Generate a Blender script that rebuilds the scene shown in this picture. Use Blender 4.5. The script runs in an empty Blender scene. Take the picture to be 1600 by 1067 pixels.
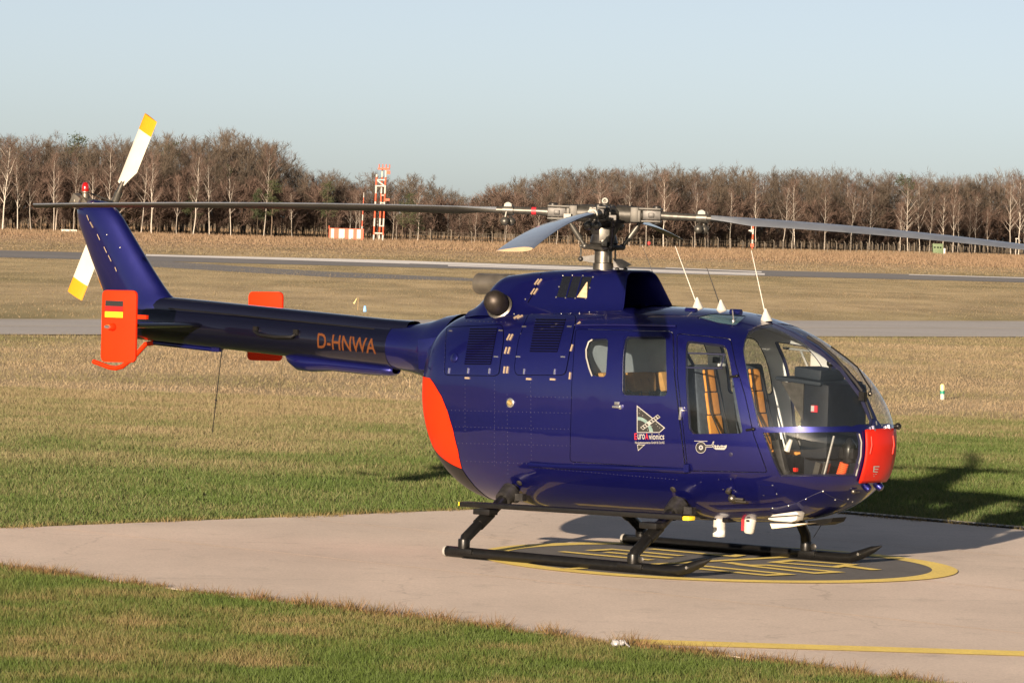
import bpy, math, random
import numpy as np
from mathutils import Vector, Matrix
from mathutils.geometry import delaunay_2d_cdt
from mathutils.bvhtree import BVHTree

scene = bpy.context.scene
COL = scene.collection
R = math.radians

# ------------------------------------------------------------------ camera
F_PX, PITCH, ROLL, CAM_H = 6714.0, 0.0274, 0.0319, 2.776
cam_data = bpy.data.cameras.new('camera')
cam_data.sensor_fit = 'HORIZONTAL'
cam_data.sensor_width = 36.0
cam_data.lens = F_PX / 1600.0 * 36.0
cam_data.clip_start = 0.5
cam_data.clip_end = 12000.0
cam = bpy.data.objects.new('camera', cam_data)
COL.objects.link(cam)
_rt = Vector((1, 0, 0)); _up = Vector((0, math.sin(PITCH), math.cos(PITCH))); _fw = Vector((0, math.cos(PITCH), -math.sin(PITCH)))
_r2 = _rt * math.cos(ROLL) + _up * math.sin(ROLL)
_u2 = -_rt * math.sin(ROLL) + _up * math.cos(ROLL)
_m = Matrix.Identity(4)
for i in range(3):
    _m[i][0], _m[i][1], _m[i][2] = _r2[i], _u2[i], -_fw[i]
_m[2][3] = CAM_H
cam.matrix_world = _m
scene.camera = cam

# ------------------------------------------------------------------ sky, sun, exposure
SHADOW = Vector((1.65, 5.2, -1.0)).normalized()          # the way the light travels
SUN_EL = math.asin(-SHADOW.z)
SUN_AZ = math.atan2(-SHADOW.x, -SHADOW.y)
world = bpy.data.worlds.new('World')
scene.world = world
world.use_nodes = True
wn = world.node_tree.nodes
sky = wn.new('ShaderNodeTexSky')
sky.sky_type = 'NISHITA'
sky.sun_disc = False
sky.sun_elevation = SUN_EL
sky.sun_rotation = SUN_AZ
sky.altitude = 50.0
sky.air_density = 0.4
sky.dust_density = 0.72
sky.ozone_density = 0.0
wbal = wn.new('ShaderNodeHueSaturation')              # camera white balance of a hazy winter sky
wbal.inputs['Saturation'].default_value = 0.62
wbal.inputs['Value'].default_value = 0.82
world.node_tree.links.new(sky.outputs[0], wbal.inputs['Color'])
world.node_tree.links.new(wbal.outputs[0], wn['Background'].inputs[0])
wn['Background'].inputs[1].default_value = 0.05
sun_data = bpy.data.lights.new('sun', 'SUN')
sun_data.energy = 5.0
sun_data.angle = R(0.55)
sun_data.color = (1.0, 0.79, 0.58)
sun = bpy.data.objects.new('sun', sun_data)
COL.objects.link(sun)
sun.rotation_euler = SHADOW.to_track_quat('-Z', 'Y').to_euler()
scene.view_settings.view_transform = 'Standard'
scene.view_settings.look = 'None'
scene.view_settings.exposure = 1.5
scene.view_settings.gamma = 1.0
scene.render.engine = 'CYCLES'
scene.cycles.use_denoising = True
scene.cycles.max_bounces = 8
scene.cycles.transparent_max_bounces = 16
scene.cycles.caustics_reflective = False
scene.cycles.caustics_refractive = False

# ------------------------------------------------------------------ helpers
def tag(o, label=None, cat=None, group=None, kind=None):
    if label: o['label'] = label
    if cat: o['category'] = cat
    if group: o['group'] = group
    if kind: o['kind'] = kind
    return o

def empty(name, loc=(0, 0, 0), rz=0.0):
    o = bpy.data.objects.new(name, None)
    o.empty_display_size = 0.2
    o.location = loc
    o.rotation_euler = (0, 0, rz)
    COL.objects.link(o)
    return o

def link_mesh(name, me, mat=None, parent=None):
    o = bpy.data.objects.new(name, me)
    if mat is not None:
        for m in (mat if isinstance(mat, (list, tuple)) else [mat]):
            me.materials.append(m)
    COL.objects.link(o)
    if parent is not None:
        o.parent = parent
    return o

def np_mesh(name, V, F, smooth=False):
    """mesh from numpy arrays: V (n,3), F (m,k) with one face size"""
    me = bpy.data.meshes.new(name)
    V = np.asarray(V, dtype=np.float32); F = np.asarray(F, dtype=np.int32)
    m, k = F.shape
    me.vertices.add(len(V)); me.vertices.foreach_set('co', V.ravel())
    me.loops.add(m * k); me.loops.foreach_set('vertex_index', F.ravel())
    me.polygons.add(m)
    me.polygons.foreach_set('loop_start', np.arange(0, m * k, k, dtype=np.int32))
    me.polygons.foreach_set('use_smooth', np.full(m, smooth))
    me.update(calc_edges=True)
    return me

class MB:
    """collects shapes into one mesh"""
    def __init__(s): s.V = []; s.F = []; s.MI = []; s.mi = 0
    def add(s, V, F):
        b = len(s.V)
        s.V += [tuple(v) for v in V]
        s.F += [tuple(b + i for i in f) for f in F]
        s.MI += [s.mi] * len(F)
        return s
    def box(s, c, d, rot=None, taper=(1, 1)):
        c = Vector(c); V = []
        for z in (-.5, .5):
            k = 1.0 if z < 0 else taper[0]; k2 = 1.0 if z < 0 else taper[1]
            for x, y in ((-.5, -.5), (.5, -.5), (.5, .5), (-.5, .5)):
                v = Vector((x * d[0] * k, y * d[1] * k2, z * d[2]))
                if rot is not None: v = rot @ v
                V.append(c + v)
        return s.add(V, [(3, 2, 1, 0), (4, 5, 6, 7), (0, 1, 5, 4), (1, 2, 6, 5), (2, 3, 7, 6), (3, 0, 4, 7)])
    def tube(s, path, r, seg=10, caps=True, squash=1.0):
        P = [Vector(p) for p in path]; n = len(P)
        rr = r if isinstance(r, (list, tuple)) else [r] * n
        V = []; T = []
        for i in range(n):
            t = (P[min(i + 1, n - 1)] - P[max(i - 1, 0)]).normalized(); T.append(t)
        a = T[0].orthogonal().normalized()
        if abs(T[0].z) < .8:
            a = Vector((0, 0, 1)) - T[0] * T[0].z; a.normalize()
        for i in range(n):
            a = (a - T[i] * a.dot(T[i])).normalized()
            b = T[i].cross(a)
            for k in range(seg):
                an = 2 * math.pi * k / seg
                V.append(P[i] + a * math.cos(an) * rr[i] * squash + b * math.sin(an) * rr[i])
        F = []
        for i in range(n - 1):
            for k in range(seg):
                k2 = (k + 1) % seg
                F.append((i * seg + k, (i + 1) * seg + k, (i + 1) * seg + k2, i * seg + k2)[::-1])
        if caps:
            F.append(tuple(range(seg))[::1]); F.append(tuple((n - 1) * seg + k for k in range(seg))[::-1])
        return s.add(V, F)
    def lathe(s, prof, c=(0, 0, 0), axis=(0, 0, 1), seg=20):
        c = Vector(c); ax = Vector(axis).normalized()
        q = Vector((0, 0, 1)).rotation_difference(ax)
        V = []; n = len(prof)
        for r, z in prof:
            for k in range(seg):
                an = 2 * math.pi * k / seg
                V.append(c + q @ Vector((r * math.cos(an), r * math.sin(an), z)))
        F = []
        for i in range(n - 1):
            for k in range(seg):
                k2 = (k + 1) % seg
                F.append((i * seg + k, i * seg + k2, (i + 1) * seg + k2, (i + 1) * seg + k))
        if prof[0][0] > 1e-4: F.append(tuple(range(seg))[::-1])
        if prof[-1][0] > 1e-4: F.append(tuple((n - 1) * seg + k for k in range(seg)))
        return s.add(V, F)
    def ball(s, c, r, seg=14, rings=8, scale=(1, 1, 1)):
        c = Vector(c); V = []; F = []
        for i in range(rings + 1):
            ph = -math.pi / 2 + math.pi * i / rings
            for k in range(seg):
                an = 2 * math.pi * k / seg
                V.append(c + Vector((r * scale[0] * math.cos(ph) * math.cos(an), r * scale[1] * math.cos(ph) * math.sin(an), r * scale[2] * math.sin(ph))))
        for i in range(rings):
            for k in range(seg):
                k2 = (k + 1) % seg
                F.append((i * seg + k, i * seg + k2, (i + 1) * seg + k2, (i + 1) * seg + k))
        return s.add(V, F)
    def grid(s, G, close_u=False, close_v=False):
        n = len(G); m = len(G[0]); V = [p for row in G for p in row]; F = []
        for i in range(n - (0 if close_u else 1)):
            for j in range(m - (0 if close_v else 1)):
                i2 = (i + 1) % n; j2 = (j + 1) % m
                F.append((i * m + j, i2 * m + j, i2 * m + j2, i * m + j2))
        return s.add(V, F)
    def prism(s, poly, d):
        """extrude a 3D polygon by the vector d"""
        n = len(poly); d = Vector(d); P = [Vector(p) for p in poly]
        return s.add(P + [p + d for p in P], [tuple(range(n))[::-1], tuple(range(n, 2 * n))] + [(i, (i + 1) % n, n + (i + 1) % n, n + i) for i in range(n)])
    def build(s, name, mat, parent=None, smooth=40, bevel=0.0):
        me = bpy.data.meshes.new(name)
        me.from_pydata(s.V, [], s.F)
        if len(set(s.MI)) > 1: me.polygons.foreach_set('material_index', s.MI)
        import bmesh
        bm = bmesh.new(); bm.from_mesh(me)
        bmesh.ops.recalc_face_normals(bm, faces=bm.faces)
        if bevel > 0:
            ed = [e for e in bm.edges if len(e.link_faces) == 2 and e.calc_face_angle(0) > R(40)]
            bmesh.ops.bevel(bm, geom=ed, offset=bevel, segments=2, profile=.6, affect='EDGES', clamp_overlap=True)
        bm.to_mesh(me); bm.free()
        if smooth:
            me.polygons.foreach_set('use_smooth', [True] * len(me.polygons))
            me.set_sharp_from_angle(angle=R(smooth))
        me.update()
        return link_mesh(name, me, mat, parent)

def refine2d(V, F, maxlen):
    import bmesh
    bm = bmesh.new(); vs = [bm.verts.new((v[0], v[1], 0)) for v in V]
    for f in F:
        try: bm.faces.new([vs[i] for i in f])
        except ValueError: pass
    bmesh.ops.triangulate(bm, faces=bm.faces[:])
    for _ in range(6):
        ed = [e for e in bm.edges if e.calc_length() > maxlen]
        if not ed: break
        bmesh.ops.subdivide_edges(bm, edges=ed, cuts=1); bmesh.ops.triangulate(bm, faces=bm.faces[:])
    bm.verts.index_update(); out = [(v.co.x, v.co.y) for v in bm.verts], [tuple(v.index for v in f.verts) for f in bm.faces]
    bm.free(); return out

# ------------------------------------------------------------------ materials
def mat(name, col, rough=.5, metal=0.0, coat=0.0, coat_rough=.03, spec=.5, noise=None, bump=None, emit=None):
    m = bpy.data.materials.new(name); m.use_nodes = True
    nt = m.node_tree; b = nt.nodes['Principled BSDF']
    b.inputs['Base Color'].default_value = (*col, 1)
    b.inputs['Roughness'].default_value = rough
    b.inputs['Metallic'].default_value = metal
    b.inputs['Coat Weight'].default_value = coat
    b.inputs['Coat Roughness'].default_value = coat_rough
    b.inputs['Specular IOR Level'].default_value = spec
    tc = None
    if noise or bump:
        tc = nt.nodes.new('ShaderNodeTexCoord')
    if noise:        # (scale, amount, [second colour])
        n = nt.nodes.new('ShaderNodeTexNoise'); n.inputs['Scale'].default_value = noise[0]; n.inputs['Detail'].default_value = 5
        nt.links.new(tc.outputs['Object'], n.inputs['Vector'])
        mx = nt.nodes.new('ShaderNodeMix'); mx.data_type = 'RGBA'
        c2 = noise[2] if len(noise) > 2 else tuple(c * (1 - noise[1]) for c in col)
        mx.inputs[6].default_value = (*col, 1); mx.inputs[7].default_value = (*c2, 1)
        mr = nt.nodes.new('ShaderNodeMapRange'); mr.inputs[1].default_value = .38; mr.inputs[2].default_value = .68
        mr.inputs[4].default_value = 1.0 if len(noise) < 3 else noise[1]
        nt.links.new(n.outputs[0], mr.inputs[0]); nt.links.new(mr.outputs[0], mx.inputs[0])
        nt.links.new(mx.outputs[2], b.inputs['Base Color'])
    if bump:         # (scale, strength, distance)
        n2 = nt.nodes.new('ShaderNodeTexNoise'); n2.inputs['Scale'].default_value = bump[0]; n2.inputs['Detail'].default_value = 4
        nt.links.new(tc.outputs['Object'], n2.inputs['Vector'])
        bp = nt.nodes.new('ShaderNodeBump'); bp.inputs['Strength'].default_value = bump[1]; bp.inputs['Distance'].default_value = bump[2]
        nt.links.new(n2.outputs[0], bp.inputs['Height']); nt.links.new(bp.outputs[0], b.inputs['Normal'])
    return m

def glass(name, tint, ior=1.45, rough=0.0, haze=0.0):
    m = bpy.data.materials.new(name); m.use_nodes = True
    nt = m.node_tree; nt.nodes.clear()
    out = nt.nodes.new('ShaderNodeOutputMaterial')
    tr = nt.nodes.new('ShaderNodeBsdfTransparent'); tr.inputs[0].default_value = (*tint, 1)
    gl = nt.nodes.new('ShaderNodeBsdfGlossy'); gl.inputs['Roughness'].default_value = rough
    fr = nt.nodes.new('ShaderNodeFresnel')
    ge = nt.nodes.new('ShaderNodeNewGeometry'); io = nt.nodes.new('ShaderNodeMix')      # one thin pane: same reflectance from both sides
    io.inputs[2].default_value = ior; io.inputs[3].default_value = 1 / ior
    nt.links.new(ge.outputs['Backfacing'], io.inputs[0]); nt.links.new(io.outputs[0], fr.inputs[0])
    mx = nt.nodes.new('ShaderNodeMixShader')
    body = tr
    if haze > 0:
        df = nt.nodes.new('ShaderNodeBsdfDiffuse'); df.inputs[0].default_value = (.40, .52, .62, 1)
        m2 = nt.nodes.new('ShaderNodeMixShader'); m2.inputs[0].default_value = haze
        nt.links.new(tr.outputs[0], m2.inputs[1]); nt.links.new(df.outputs[0], m2.inputs[2]); body = m2
    nt.links.new(fr.outputs[0], mx.inputs[0]); nt.links.new(body.outputs[0], mx.inputs[1]); nt.links.new(gl.outputs[0], mx.inputs[2])
    nt.links.new(mx.outputs[0], out.inputs[0])
    return m

M = {}
def aircraft_paint(name, col, rough, metal, dust=.5):
    m = mat(name, col, rough=rough, metal=metal, coat=1.0, coat_rough=.03)
    nt = m.node_tree; N = nt.nodes; L = nt.links; b = N['Principled BSDF']
    tc = N.new('ShaderNodeTexCoord')
    n1 = N.new('ShaderNodeTexNoise'); n1.inputs['Scale'].default_value = 3.2; n1.inputs['Detail'].default_value = 2; L.new(tc.outputs['Object'], n1.inputs['Vector'])
    n2 = N.new('ShaderNodeTexNoise'); n2.inputs['Scale'].default_value = 11; n2.inputs['Detail'].default_value = 8; n2.inputs['Roughness'].default_value = .7
    mp = N.new('ShaderNodeMapping'); mp.inputs['Scale'].default_value = (1, 1, .45); L.new(tc.outputs['Object'], mp.inputs[0]); L.new(mp.outputs[0], n2.inputs['Vector'])
    mr = N.new('ShaderNodeMapRange'); mr.inputs[1].default_value = .5; mr.inputs[2].default_value = .85; mr.inputs[4].default_value = .05 * dust; L.new(n2.outputs[0], mr.inputs[0])
    mx = N.new('ShaderNodeMix'); mx.data_type = 'RGBA'; mx.inputs[6].default_value = (*col, 1); mx.inputs[7].default_value = (.16, .14, .11, 1); L.new(mr.outputs[0], mx.inputs[0]); L.new(mx.outputs[2], b.inputs['Base Color'])
    cr = N.new('ShaderNodeMapRange'); cr.inputs[1].default_value = .35; cr.inputs[2].default_value = .75; cr.inputs[3].default_value = .015; cr.inputs[4].default_value = .12 * dust; L.new(n2.outputs[0], cr.inputs[0]); L.new(cr.outputs[0], b.inputs['Coat Roughness'])
    bp = N.new('ShaderNodeBump'); bp.inputs['Strength'].default_value = .22; bp.inputs['Distance'].default_value = .012; L.new(n1.outputs[0], bp.inputs['Height'])
    L.new(bp.outputs[0], b.inputs['Normal']); L.new(bp.outputs[0], b.inputs['Coat Normal'])
    return m
M['blue'] = aircraft_paint('blue_metallic_paint', (.0046, .0060, .094), .38, .70)
M['navy'] = mat('navy_boom_paint', (.003, .0035, .016), rough=.36, metal=.6, coat=1.0, coat_rough=.05, noise=(2.2, .12))  # the pod's blue darkened: shade on boom and stabiliser put into the colour
M['orange'] = mat('dayglow_orange_paint', (.50, .021, .0018), rough=.55, coat=.06, spec=.15, noise=(3.0, .10), bump=(5, .05, .004))
M['red'] = mat('red_cover_paint', (.43, .012, .0035), rough=.5, coat=.12, spec=.2, noise=(4.0, .14), bump=(6, .06, .004))
M['black'] = mat('black_enamel', (.005, .005, .005), rough=.38, spec=.2, coat=.2, noise=(14, .4, (.012, .011, .010)))
M['rubber'] = mat('black_rubber', (.012, .012, .013), rough=.7, spec=.2)
M['steel'] = mat('bare_steel', (.16, .148, .13), rough=.38, metal=.9, noise=(16, .35))
M['titan_dark'] = mat('dull_hub_metal', (.042, .040, .035), rough=.5, metal=.4, noise=(20, .4))
M['exhaust_steel'] = mat('exhaust_steel', (.20, .18, .15), rough=.42, metal=.75, noise=(9, .3))
M['titan'] = mat('hub_metal', (.080, .077, .069), rough=.42, metal=.6, noise=(20, .35))
M['darkmetal'] = mat('dark_oily_metal', (.035, .034, .033), rough=.45, metal=.5, noise=(25, .5))
M['exhaust'] = mat('burnt_exhaust_metal', (.045, .037, .032), rough=.5, metal=.75, noise=(9, .4))
M['white'] = mat('white_paint', (.40, .385, .35), rough=.4, coat=.2, noise=(6, .06))
M['trwhite'] = mat('tail_rotor_white', (.42, .40, .35), rough=.45, noise=(7, .08))
M['tryellow'] = mat('tail_rotor_yellow', (.50, .20, .004), rough=.45, noise=(7, .08))
M['latch'] = mat('latch_alloy', (.30, .23, .16), rough=.4, metal=.3)
M['chrome'] = mat('polished_alloy', (.5, .49, .47), rough=.25, metal=.9)
M['decal_white'] = mat('decal_white', (.24, .235, .225), rough=.5)
M['decal_red'] = mat('decal_red', (.30, .012, .02), rough=.5)
M['decal_black'] = mat('decal_black', (.012, .012, .012), rough=.5)
M['decal_earth'] = mat('decal_earth', (.13, .19, .18), rough=.5, noise=(30, .5, (.04, .09, .08)))
M['reg'] = mat('registration_orange', (.070, .022, .006), rough=.6, spec=.15)  # orange dimmed to go with the shade put into the boom colour
M['gold'] = mat('flag_gold', (.85, .45, .01), rough=.5)
M['flagred'] = mat('flag_red', (.30, .004, .004), rough=.5)
M['yellowcap'] = mat('yellow_cap', (.75, .55, .02), rough=.5)
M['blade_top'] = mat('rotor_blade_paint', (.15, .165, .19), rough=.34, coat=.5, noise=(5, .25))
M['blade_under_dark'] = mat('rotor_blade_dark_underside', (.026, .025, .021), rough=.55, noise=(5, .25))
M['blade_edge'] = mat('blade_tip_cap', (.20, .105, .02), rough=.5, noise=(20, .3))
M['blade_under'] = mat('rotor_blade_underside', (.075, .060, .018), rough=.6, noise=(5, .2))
M['redlens'] = mat('red_lens', (.24, .004, .004), rough=.12, coat=.8)
M['seat_grey'] = mat('seat_grey_cloth', (.040, .050, .064), rough=.9, spec=.2, noise=(25, .3))
M['cover_tan'] = mat('headrest_cover', (.55, .27, .07), rough=.9, noise=(18, .2))
M['seat_orange'] = mat('seat_orange_cloth', (.40, .165, .022), rough=.9, noise=(18, .18))
M['lining'] = mat('cabin_lining', (.50, .52, .52), rough=.8, noise=(6, .12))
M['panel'] = mat('instrument_grey', (.007, .009, .013), rough=.6, spec=.2, noise=(14, .3))
M['panel2'] = mat('instrument_housing', (.012, .016, .022), rough=.55, spec=.2)
M['floor'] = mat('cabin_floor', (.05, .05, .05), rough=.85, spec=.2)
M['glass'] = glass('clear_acrylic', (.91, .94, .95), ior=1.54, haze=.006)
M['tint'] = glass('tinted_acrylic', (.60, .67, .72), ior=1.45, haze=.010)
M['rooftint'] = mat('green_roof_acrylic', (.045, .085, .10), rough=.12, coat=1.0, spec=.8)
M['seal'] = mat('window_seal', (.010, .010, .035), rough=.4)
M['sealwhite'] = mat('pale_window_edge', (.22, .215, .20), rough=.5)
M['dark'] = mat('dark_gap', (.003, .003, .005), rough=.9, spec=0.0)
M['hose'] = mat('orange_hose', (.60, .08, .015), rough=.6)
M['rivet'] = mat('rivet_heads', (.045, .045, .085), rough=.4)
# ------------------------------------------------------------------ measuring helpers (1600 x 1067 photo pixels -> place)
def ray_world(px, py):
    X0, Y0 = px - 800.0, py - 533.5
    X = X0 * math.cos(ROLL) + Y0 * math.sin(ROLL); Y = -X0 * math.sin(ROLL) + Y0 * math.cos(ROLL)
    u = -Y / F_PX
    return Vector((0, 0, CAM_H)), Vector((X / F_PX, math.cos(PITCH) + u * math.sin(PITCH), -math.sin(PITCH) + u * math.cos(PITCH)))
def gnd(px, py, z=0.0):
    o, d = ray_world(px, py); t = (z - o.z) / d.z
    return o + d * t
def at_depth(px, py, Y):
    o, d = ray_world(px, py); t = Y / d.y
    return o + d * t

# ------------------------------------------------------------------ ground
def ground_material():
    m = bpy.data.materials.new('airfield_turf'); m.use_nodes = True
    nt = m.node_tree; N = nt.nodes; L = nt.links; b = N['Principled BSDF']
    b.inputs['Roughness'].default_value = .95; b.inputs['Specular IOR Level'].default_value = .1
    tc = N.new('ShaderNodeTexCoord'); sp = N.new('ShaderNodeSeparateXYZ'); L.new(tc.outputs['Object'], sp.inputs[0])
    # mowing zones by distance across the field (y minus a little x), wobbling
    n0 = N.new('ShaderNodeTexNoise'); n0.inputs['Scale'].default_value = .12; n0.inputs['Detail'].default_value = 4
    L.new(tc.outputs['Object'], n0.inputs['Vector'])
    ad = N.new('ShaderNodeMath'); ad.operation = 'MULTIPLY_ADD'; ad.inputs[1].default_value = 34; L.new(n0.outputs[0], ad.inputs[0])
    sx = N.new('ShaderNodeMath'); sx.operation = 'MULTIPLY_ADD'; sx.inputs[1].default_value = -.9; L.new(sp.outputs[0], sx.inputs[0]); L.new(sp.outputs[1], sx.inputs[2])
    L.new(sx.outputs[0], ad.inputs[2])
    sb = N.new('ShaderNodeMath'); sb.operation = 'SUBTRACT'; sb.inputs[1].default_value = 17; L.new(ad.outputs[0], sb.inputs[0])
    mr = N.new('ShaderNodeMapRange'); mr.inputs[1].default_value = 0; mr.inputs[2].default_value = 700; L.new(sb.outputs[0], mr.inputs[0])
    cr = N.new('ShaderNodeValToRGB'); e = cr.color_ramp.elements
    stops = [(0, (.145, .155, .058)), (50 / 700, (.15, .158, .06)), (60 / 700, (.39, .305, .19)), (92 / 700, (.44, .345, .215)), (112 / 700, (.35, .30, .165)), (150 / 700, (.48, .38, .23)),
             (235 / 700, (.43, .35, .20)), (300 / 700, (.46, .365, .215)), (400 / 700, (.43, .305, .19)), (540 / 700, (.43, .29, .18)), (600 / 700, (.36, .27, .17)), (1, (.30, .225, .14))]
    e[0].position, e[0].color = stops[0][0], (*stops[0][1], 1)
    e[1].position, e[1].color = stops[-1][0], (*stops[-1][1], 1)
    for p, c in stops[1:-1]:
        x = e.new(p); x.color = (*c, 1)
    L.new(mr.outputs[0], cr.inputs[0])
    # patches and streaks
    mp = N.new('ShaderNodeMapping'); mp.inputs['Scale'].default_value = (.35, .10, 1); L.new(tc.outputs['Object'], mp.inputs[0])
    n1 = N.new('ShaderNodeTexNoise'); n1.inputs['Scale'].default_value = 1.0; n1.inputs['Detail'].default_value = 8; n1.inputs['Roughness'].default_value = .65; L.new(mp.outputs[0], n1.inputs['Vector'])
    n2 = N.new('ShaderNodeTexNoise'); n2.inputs['Scale'].default_value = 3.0; n2.inputs['Detail'].default_value = 9; n2.inputs['Roughness'].default_value = .7; L.new(tc.outputs['Object'], n2.inputs['Vector'])
    m1 = N.new('ShaderNodeMapRange'); m1.inputs[1].default_value = .3; m1.inputs[2].default_value = .7; m1.inputs[3].default_value = .62; m1.inputs[4].default_value = 1.32; L.new(n1.outputs[0], m1.inputs[0])
    m2 = N.new('ShaderNodeMapRange'); m2.inputs[1].default_value = .3; m2.inputs[2].default_value = .7; m2.inputs[3].default_value = .82; m2.inputs[4].default_value = 1.16; L.new(n2.outputs[0], m2.inputs[0])
    mm = N.new('ShaderNodeMath'); mm.operation = 'MULTIPLY'; L.new(m1.outputs[0], mm.inputs[0]); L.new(m2.outputs[0], mm.inputs[1])
    vm = N.new('ShaderNodeVectorMath'); vm.operation = 'SCALE'; L.new(cr.outputs[0], vm.inputs[0]); L.new(mm.outputs[0], vm.inputs['Scale'])
    # green patches in the dry turf
    n3 = N.new('ShaderNodeTexNoise'); n3.inputs['Scale'].default_value = .22; n3.inputs['Detail'].default_value = 6; L.new(mp.outputs[0], n3.inputs['Vector'])
    m3 = N.new('ShaderNodeMapRange'); m3.inputs[1].default_value = .5; m3.inputs[2].default_value = .72; m3.inputs[4].default_value = .6; L.new(n3.outputs[0], m3.inputs[0])
    mx = N.new('ShaderNodeMix'); mx.data_type = 'RGBA'; mx.inputs[7].default_value = (.10, .105, .034, 1)
    L.new(m3.outputs[0], mx.inputs[0]); L.new(vm.outputs[0], mx.inputs[6]); L.new(mx.outputs[2], b.inputs['Base Color'])
    bp = N.new('ShaderNodeBump'); bp.inputs['Strength'].default_value = .35; bp.inputs['Distance'].default_value = .02
    L.new(n2.outputs[0], bp.inputs['Height']); L.new(bp.outputs[0], b.inputs['Normal'])
    return m
gm = ground_material()
V = []; F = []
ys = [-30, 10, 20, 30, 40, 60, 90, 140, 220, 340, 520, 800, 1400, 3000, 9000]; xs = [-5000, -900, -300, -100, -40, -15, 0, 15, 40, 100, 300, 900, 5000]
for y in ys:
    for x in xs: V.append((x, y, 0.0))
for i in range(len(ys) - 1):
    for j in range(len(xs) - 1): F.append((i * len(xs) + j, i * len(xs) + j + 1, (i + 1) * len(xs) + j + 1, (i + 1) * len(xs) + j))
me = bpy.data.meshes.new('ground'); me.from_pydata(V, [], F)
ground = link_mesh('ground', me, gm); tag(ground, kind='structure')

def surf_mat(name, col, c2, scale=(.5, .5, 1), rough=.85, fine=60, bump=.2, spots=.0):
    m = bpy.data.materials.new(name); m.use_nodes = True
    nt = m.node_tree; N = nt.nodes; L = nt.links; b = N['Principled BSDF']; b.inputs['Roughness'].default_value = rough
    b.inputs['Specular IOR Level'].default_value = .3
    tc = N.new('ShaderNodeTexCoord'); mp = N.new('ShaderNodeMapping'); mp.inputs['Scale'].default_value = scale; L.new(tc.outputs['Object'], mp.inputs[0])
    n1 = N.new('ShaderNodeTexNoise'); n1.inputs['Scale'].default_value = 1; n1.inputs['Detail'].default_value = 9; n1.inputs['Roughness'].default_value = .62; L.new(mp.outputs[0], n1.inputs['Vector'])
    n2 = N.new('ShaderNodeTexNoise'); n2.inputs['Scale'].default_value = fine; n2.inputs['Detail'].default_value = 3; L.new(tc.outputs['Object'], n2.inputs['Vector'])
    m1 = N.new('ShaderNodeMapRange'); m1.inputs[1].default_value = .33; m1.inputs[2].default_value = .67; L.new(n1.outputs[0], m1.inputs[0])
    mx = N.new('ShaderNodeMix'); mx.data_type = 'RGBA'; mx.inputs[6].default_value = (*col, 1); mx.inputs[7].default_value = (*c2, 1); L.new(m1.outputs[0], mx.inputs[0])
    m2 = N.new('ShaderNodeMapRange'); m2.inputs[1].default_value = .25; m2.inputs[2].default_value = .75; m2.inputs[3].default_value = .84; m2.inputs[4].default_value = 1.14; L.new(n2.outputs[0], m2.inputs[0])
    vm = N.new('ShaderNodeVectorMath'); vm.operation = 'SCALE'; L.new(mx.outputs[2], vm.inputs[0]); L.new(m2.outputs[0], vm.inputs['Scale']); L.new(vm.outputs[0], b.inputs['Base Color'])
    if spots:
        n3 = N.new('ShaderNodeTexNoise'); n3.inputs['Scale'].default_value = 2.3; n3.inputs['Detail'].default_value = 10; n3.inputs['Roughness'].default_value = .72; L.new(tc.outputs['Object'], n3.inputs['Vector'])
        m3 = N.new('ShaderNodeMapRange'); m3.inputs[1].default_value = .56; m3.inputs[2].default_value = .78; m3.inputs[3].default_value = 1.0; m3.inputs[4].default_value = 1 - spots; L.new(n3.outputs[0], m3.inputs[0])
        n4 = N.new('ShaderNodeTexNoise'); n4.inputs['Scale'].default_value = .33; n4.inputs['Detail'].default_value = 6; L.new(tc.outputs['Object'], n4.inputs['Vector'])
        m4 = N.new('ShaderNodeMapRange'); m4.inputs[1].default_value = .3; m4.inputs[2].default_value = .7; m4.inputs[3].default_value = .90; m4.inputs[4].default_value = 1.08; L.new(n4.outputs[0], m4.inputs[0])
        vo = N.new('ShaderNodeTexVoronoi'); vo.feature = 'DISTANCE_TO_EDGE'; vo.inputs['Scale'].default_value = .32
        nw = N.new('ShaderNodeTexNoise'); nw.inputs['Scale'].default_value = 1.5; nw.inputs['Detail'].default_value = 6; L.new(tc.outputs['Object'], nw.inputs['Vector'])
        va = N.new('ShaderNodeVectorMath'); va.operation = 'MULTIPLY_ADD'; va.inputs[1].default_value = (.9, .9, 0); L.new(nw.outputs[1], va.inputs[0]); L.new(tc.outputs['Object'], va.inputs[2]); L.new(va.outputs[0], vo.inputs['Vector'])
        m5 = N.new('ShaderNodeMapRange'); m5.inputs[1].default_value = .0; m5.inputs[2].default_value = .006; m5.inputs[3].default_value = .80; m5.inputs[4].default_value = 1.0; L.new(vo.outputs['Distance'], m5.inputs[0])
        p1 = N.new('ShaderNodeMath'); p1.operation = 'MULTIPLY'; L.new(m3.outputs[0], p1.inputs[0]); L.new(m4.outputs[0], p1.inputs[1])
        p2 = N.new('ShaderNodeMath'); p2.operation = 'MULTIPLY'; L.new(p1.outputs[0], p2.inputs[0]); L.new(m5.outputs[0], p2.inputs[1])
        v2 = N.new('ShaderNodeVectorMath'); v2.operation = 'SCALE'; L.new(vm.outputs[0], v2.inputs[0]); L.new(p2.outputs[0], v2.inputs['Scale']); L.new(v2.outputs[0], b.inputs['Base Color'])
    bp = N.new('ShaderNodeBump'); bp.inputs['Strength'].default_value = bump; bp.inputs['Distance'].default_value = .004; L.new(n2.outputs[0], bp.inputs['Height']); L.new(bp.outputs[0], b.inputs['Normal'])
    return m
concrete = surf_mat('pad_concrete', (.66, .565, .49), (.57, .49, .425), scale=(.9, .35, 1), spots=.30)
taxi_mat = surf_mat('taxiway_asphalt', (.42, .41, .405), (.36, .35, .345), scale=(.05, .4, 1), fine=8)
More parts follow.
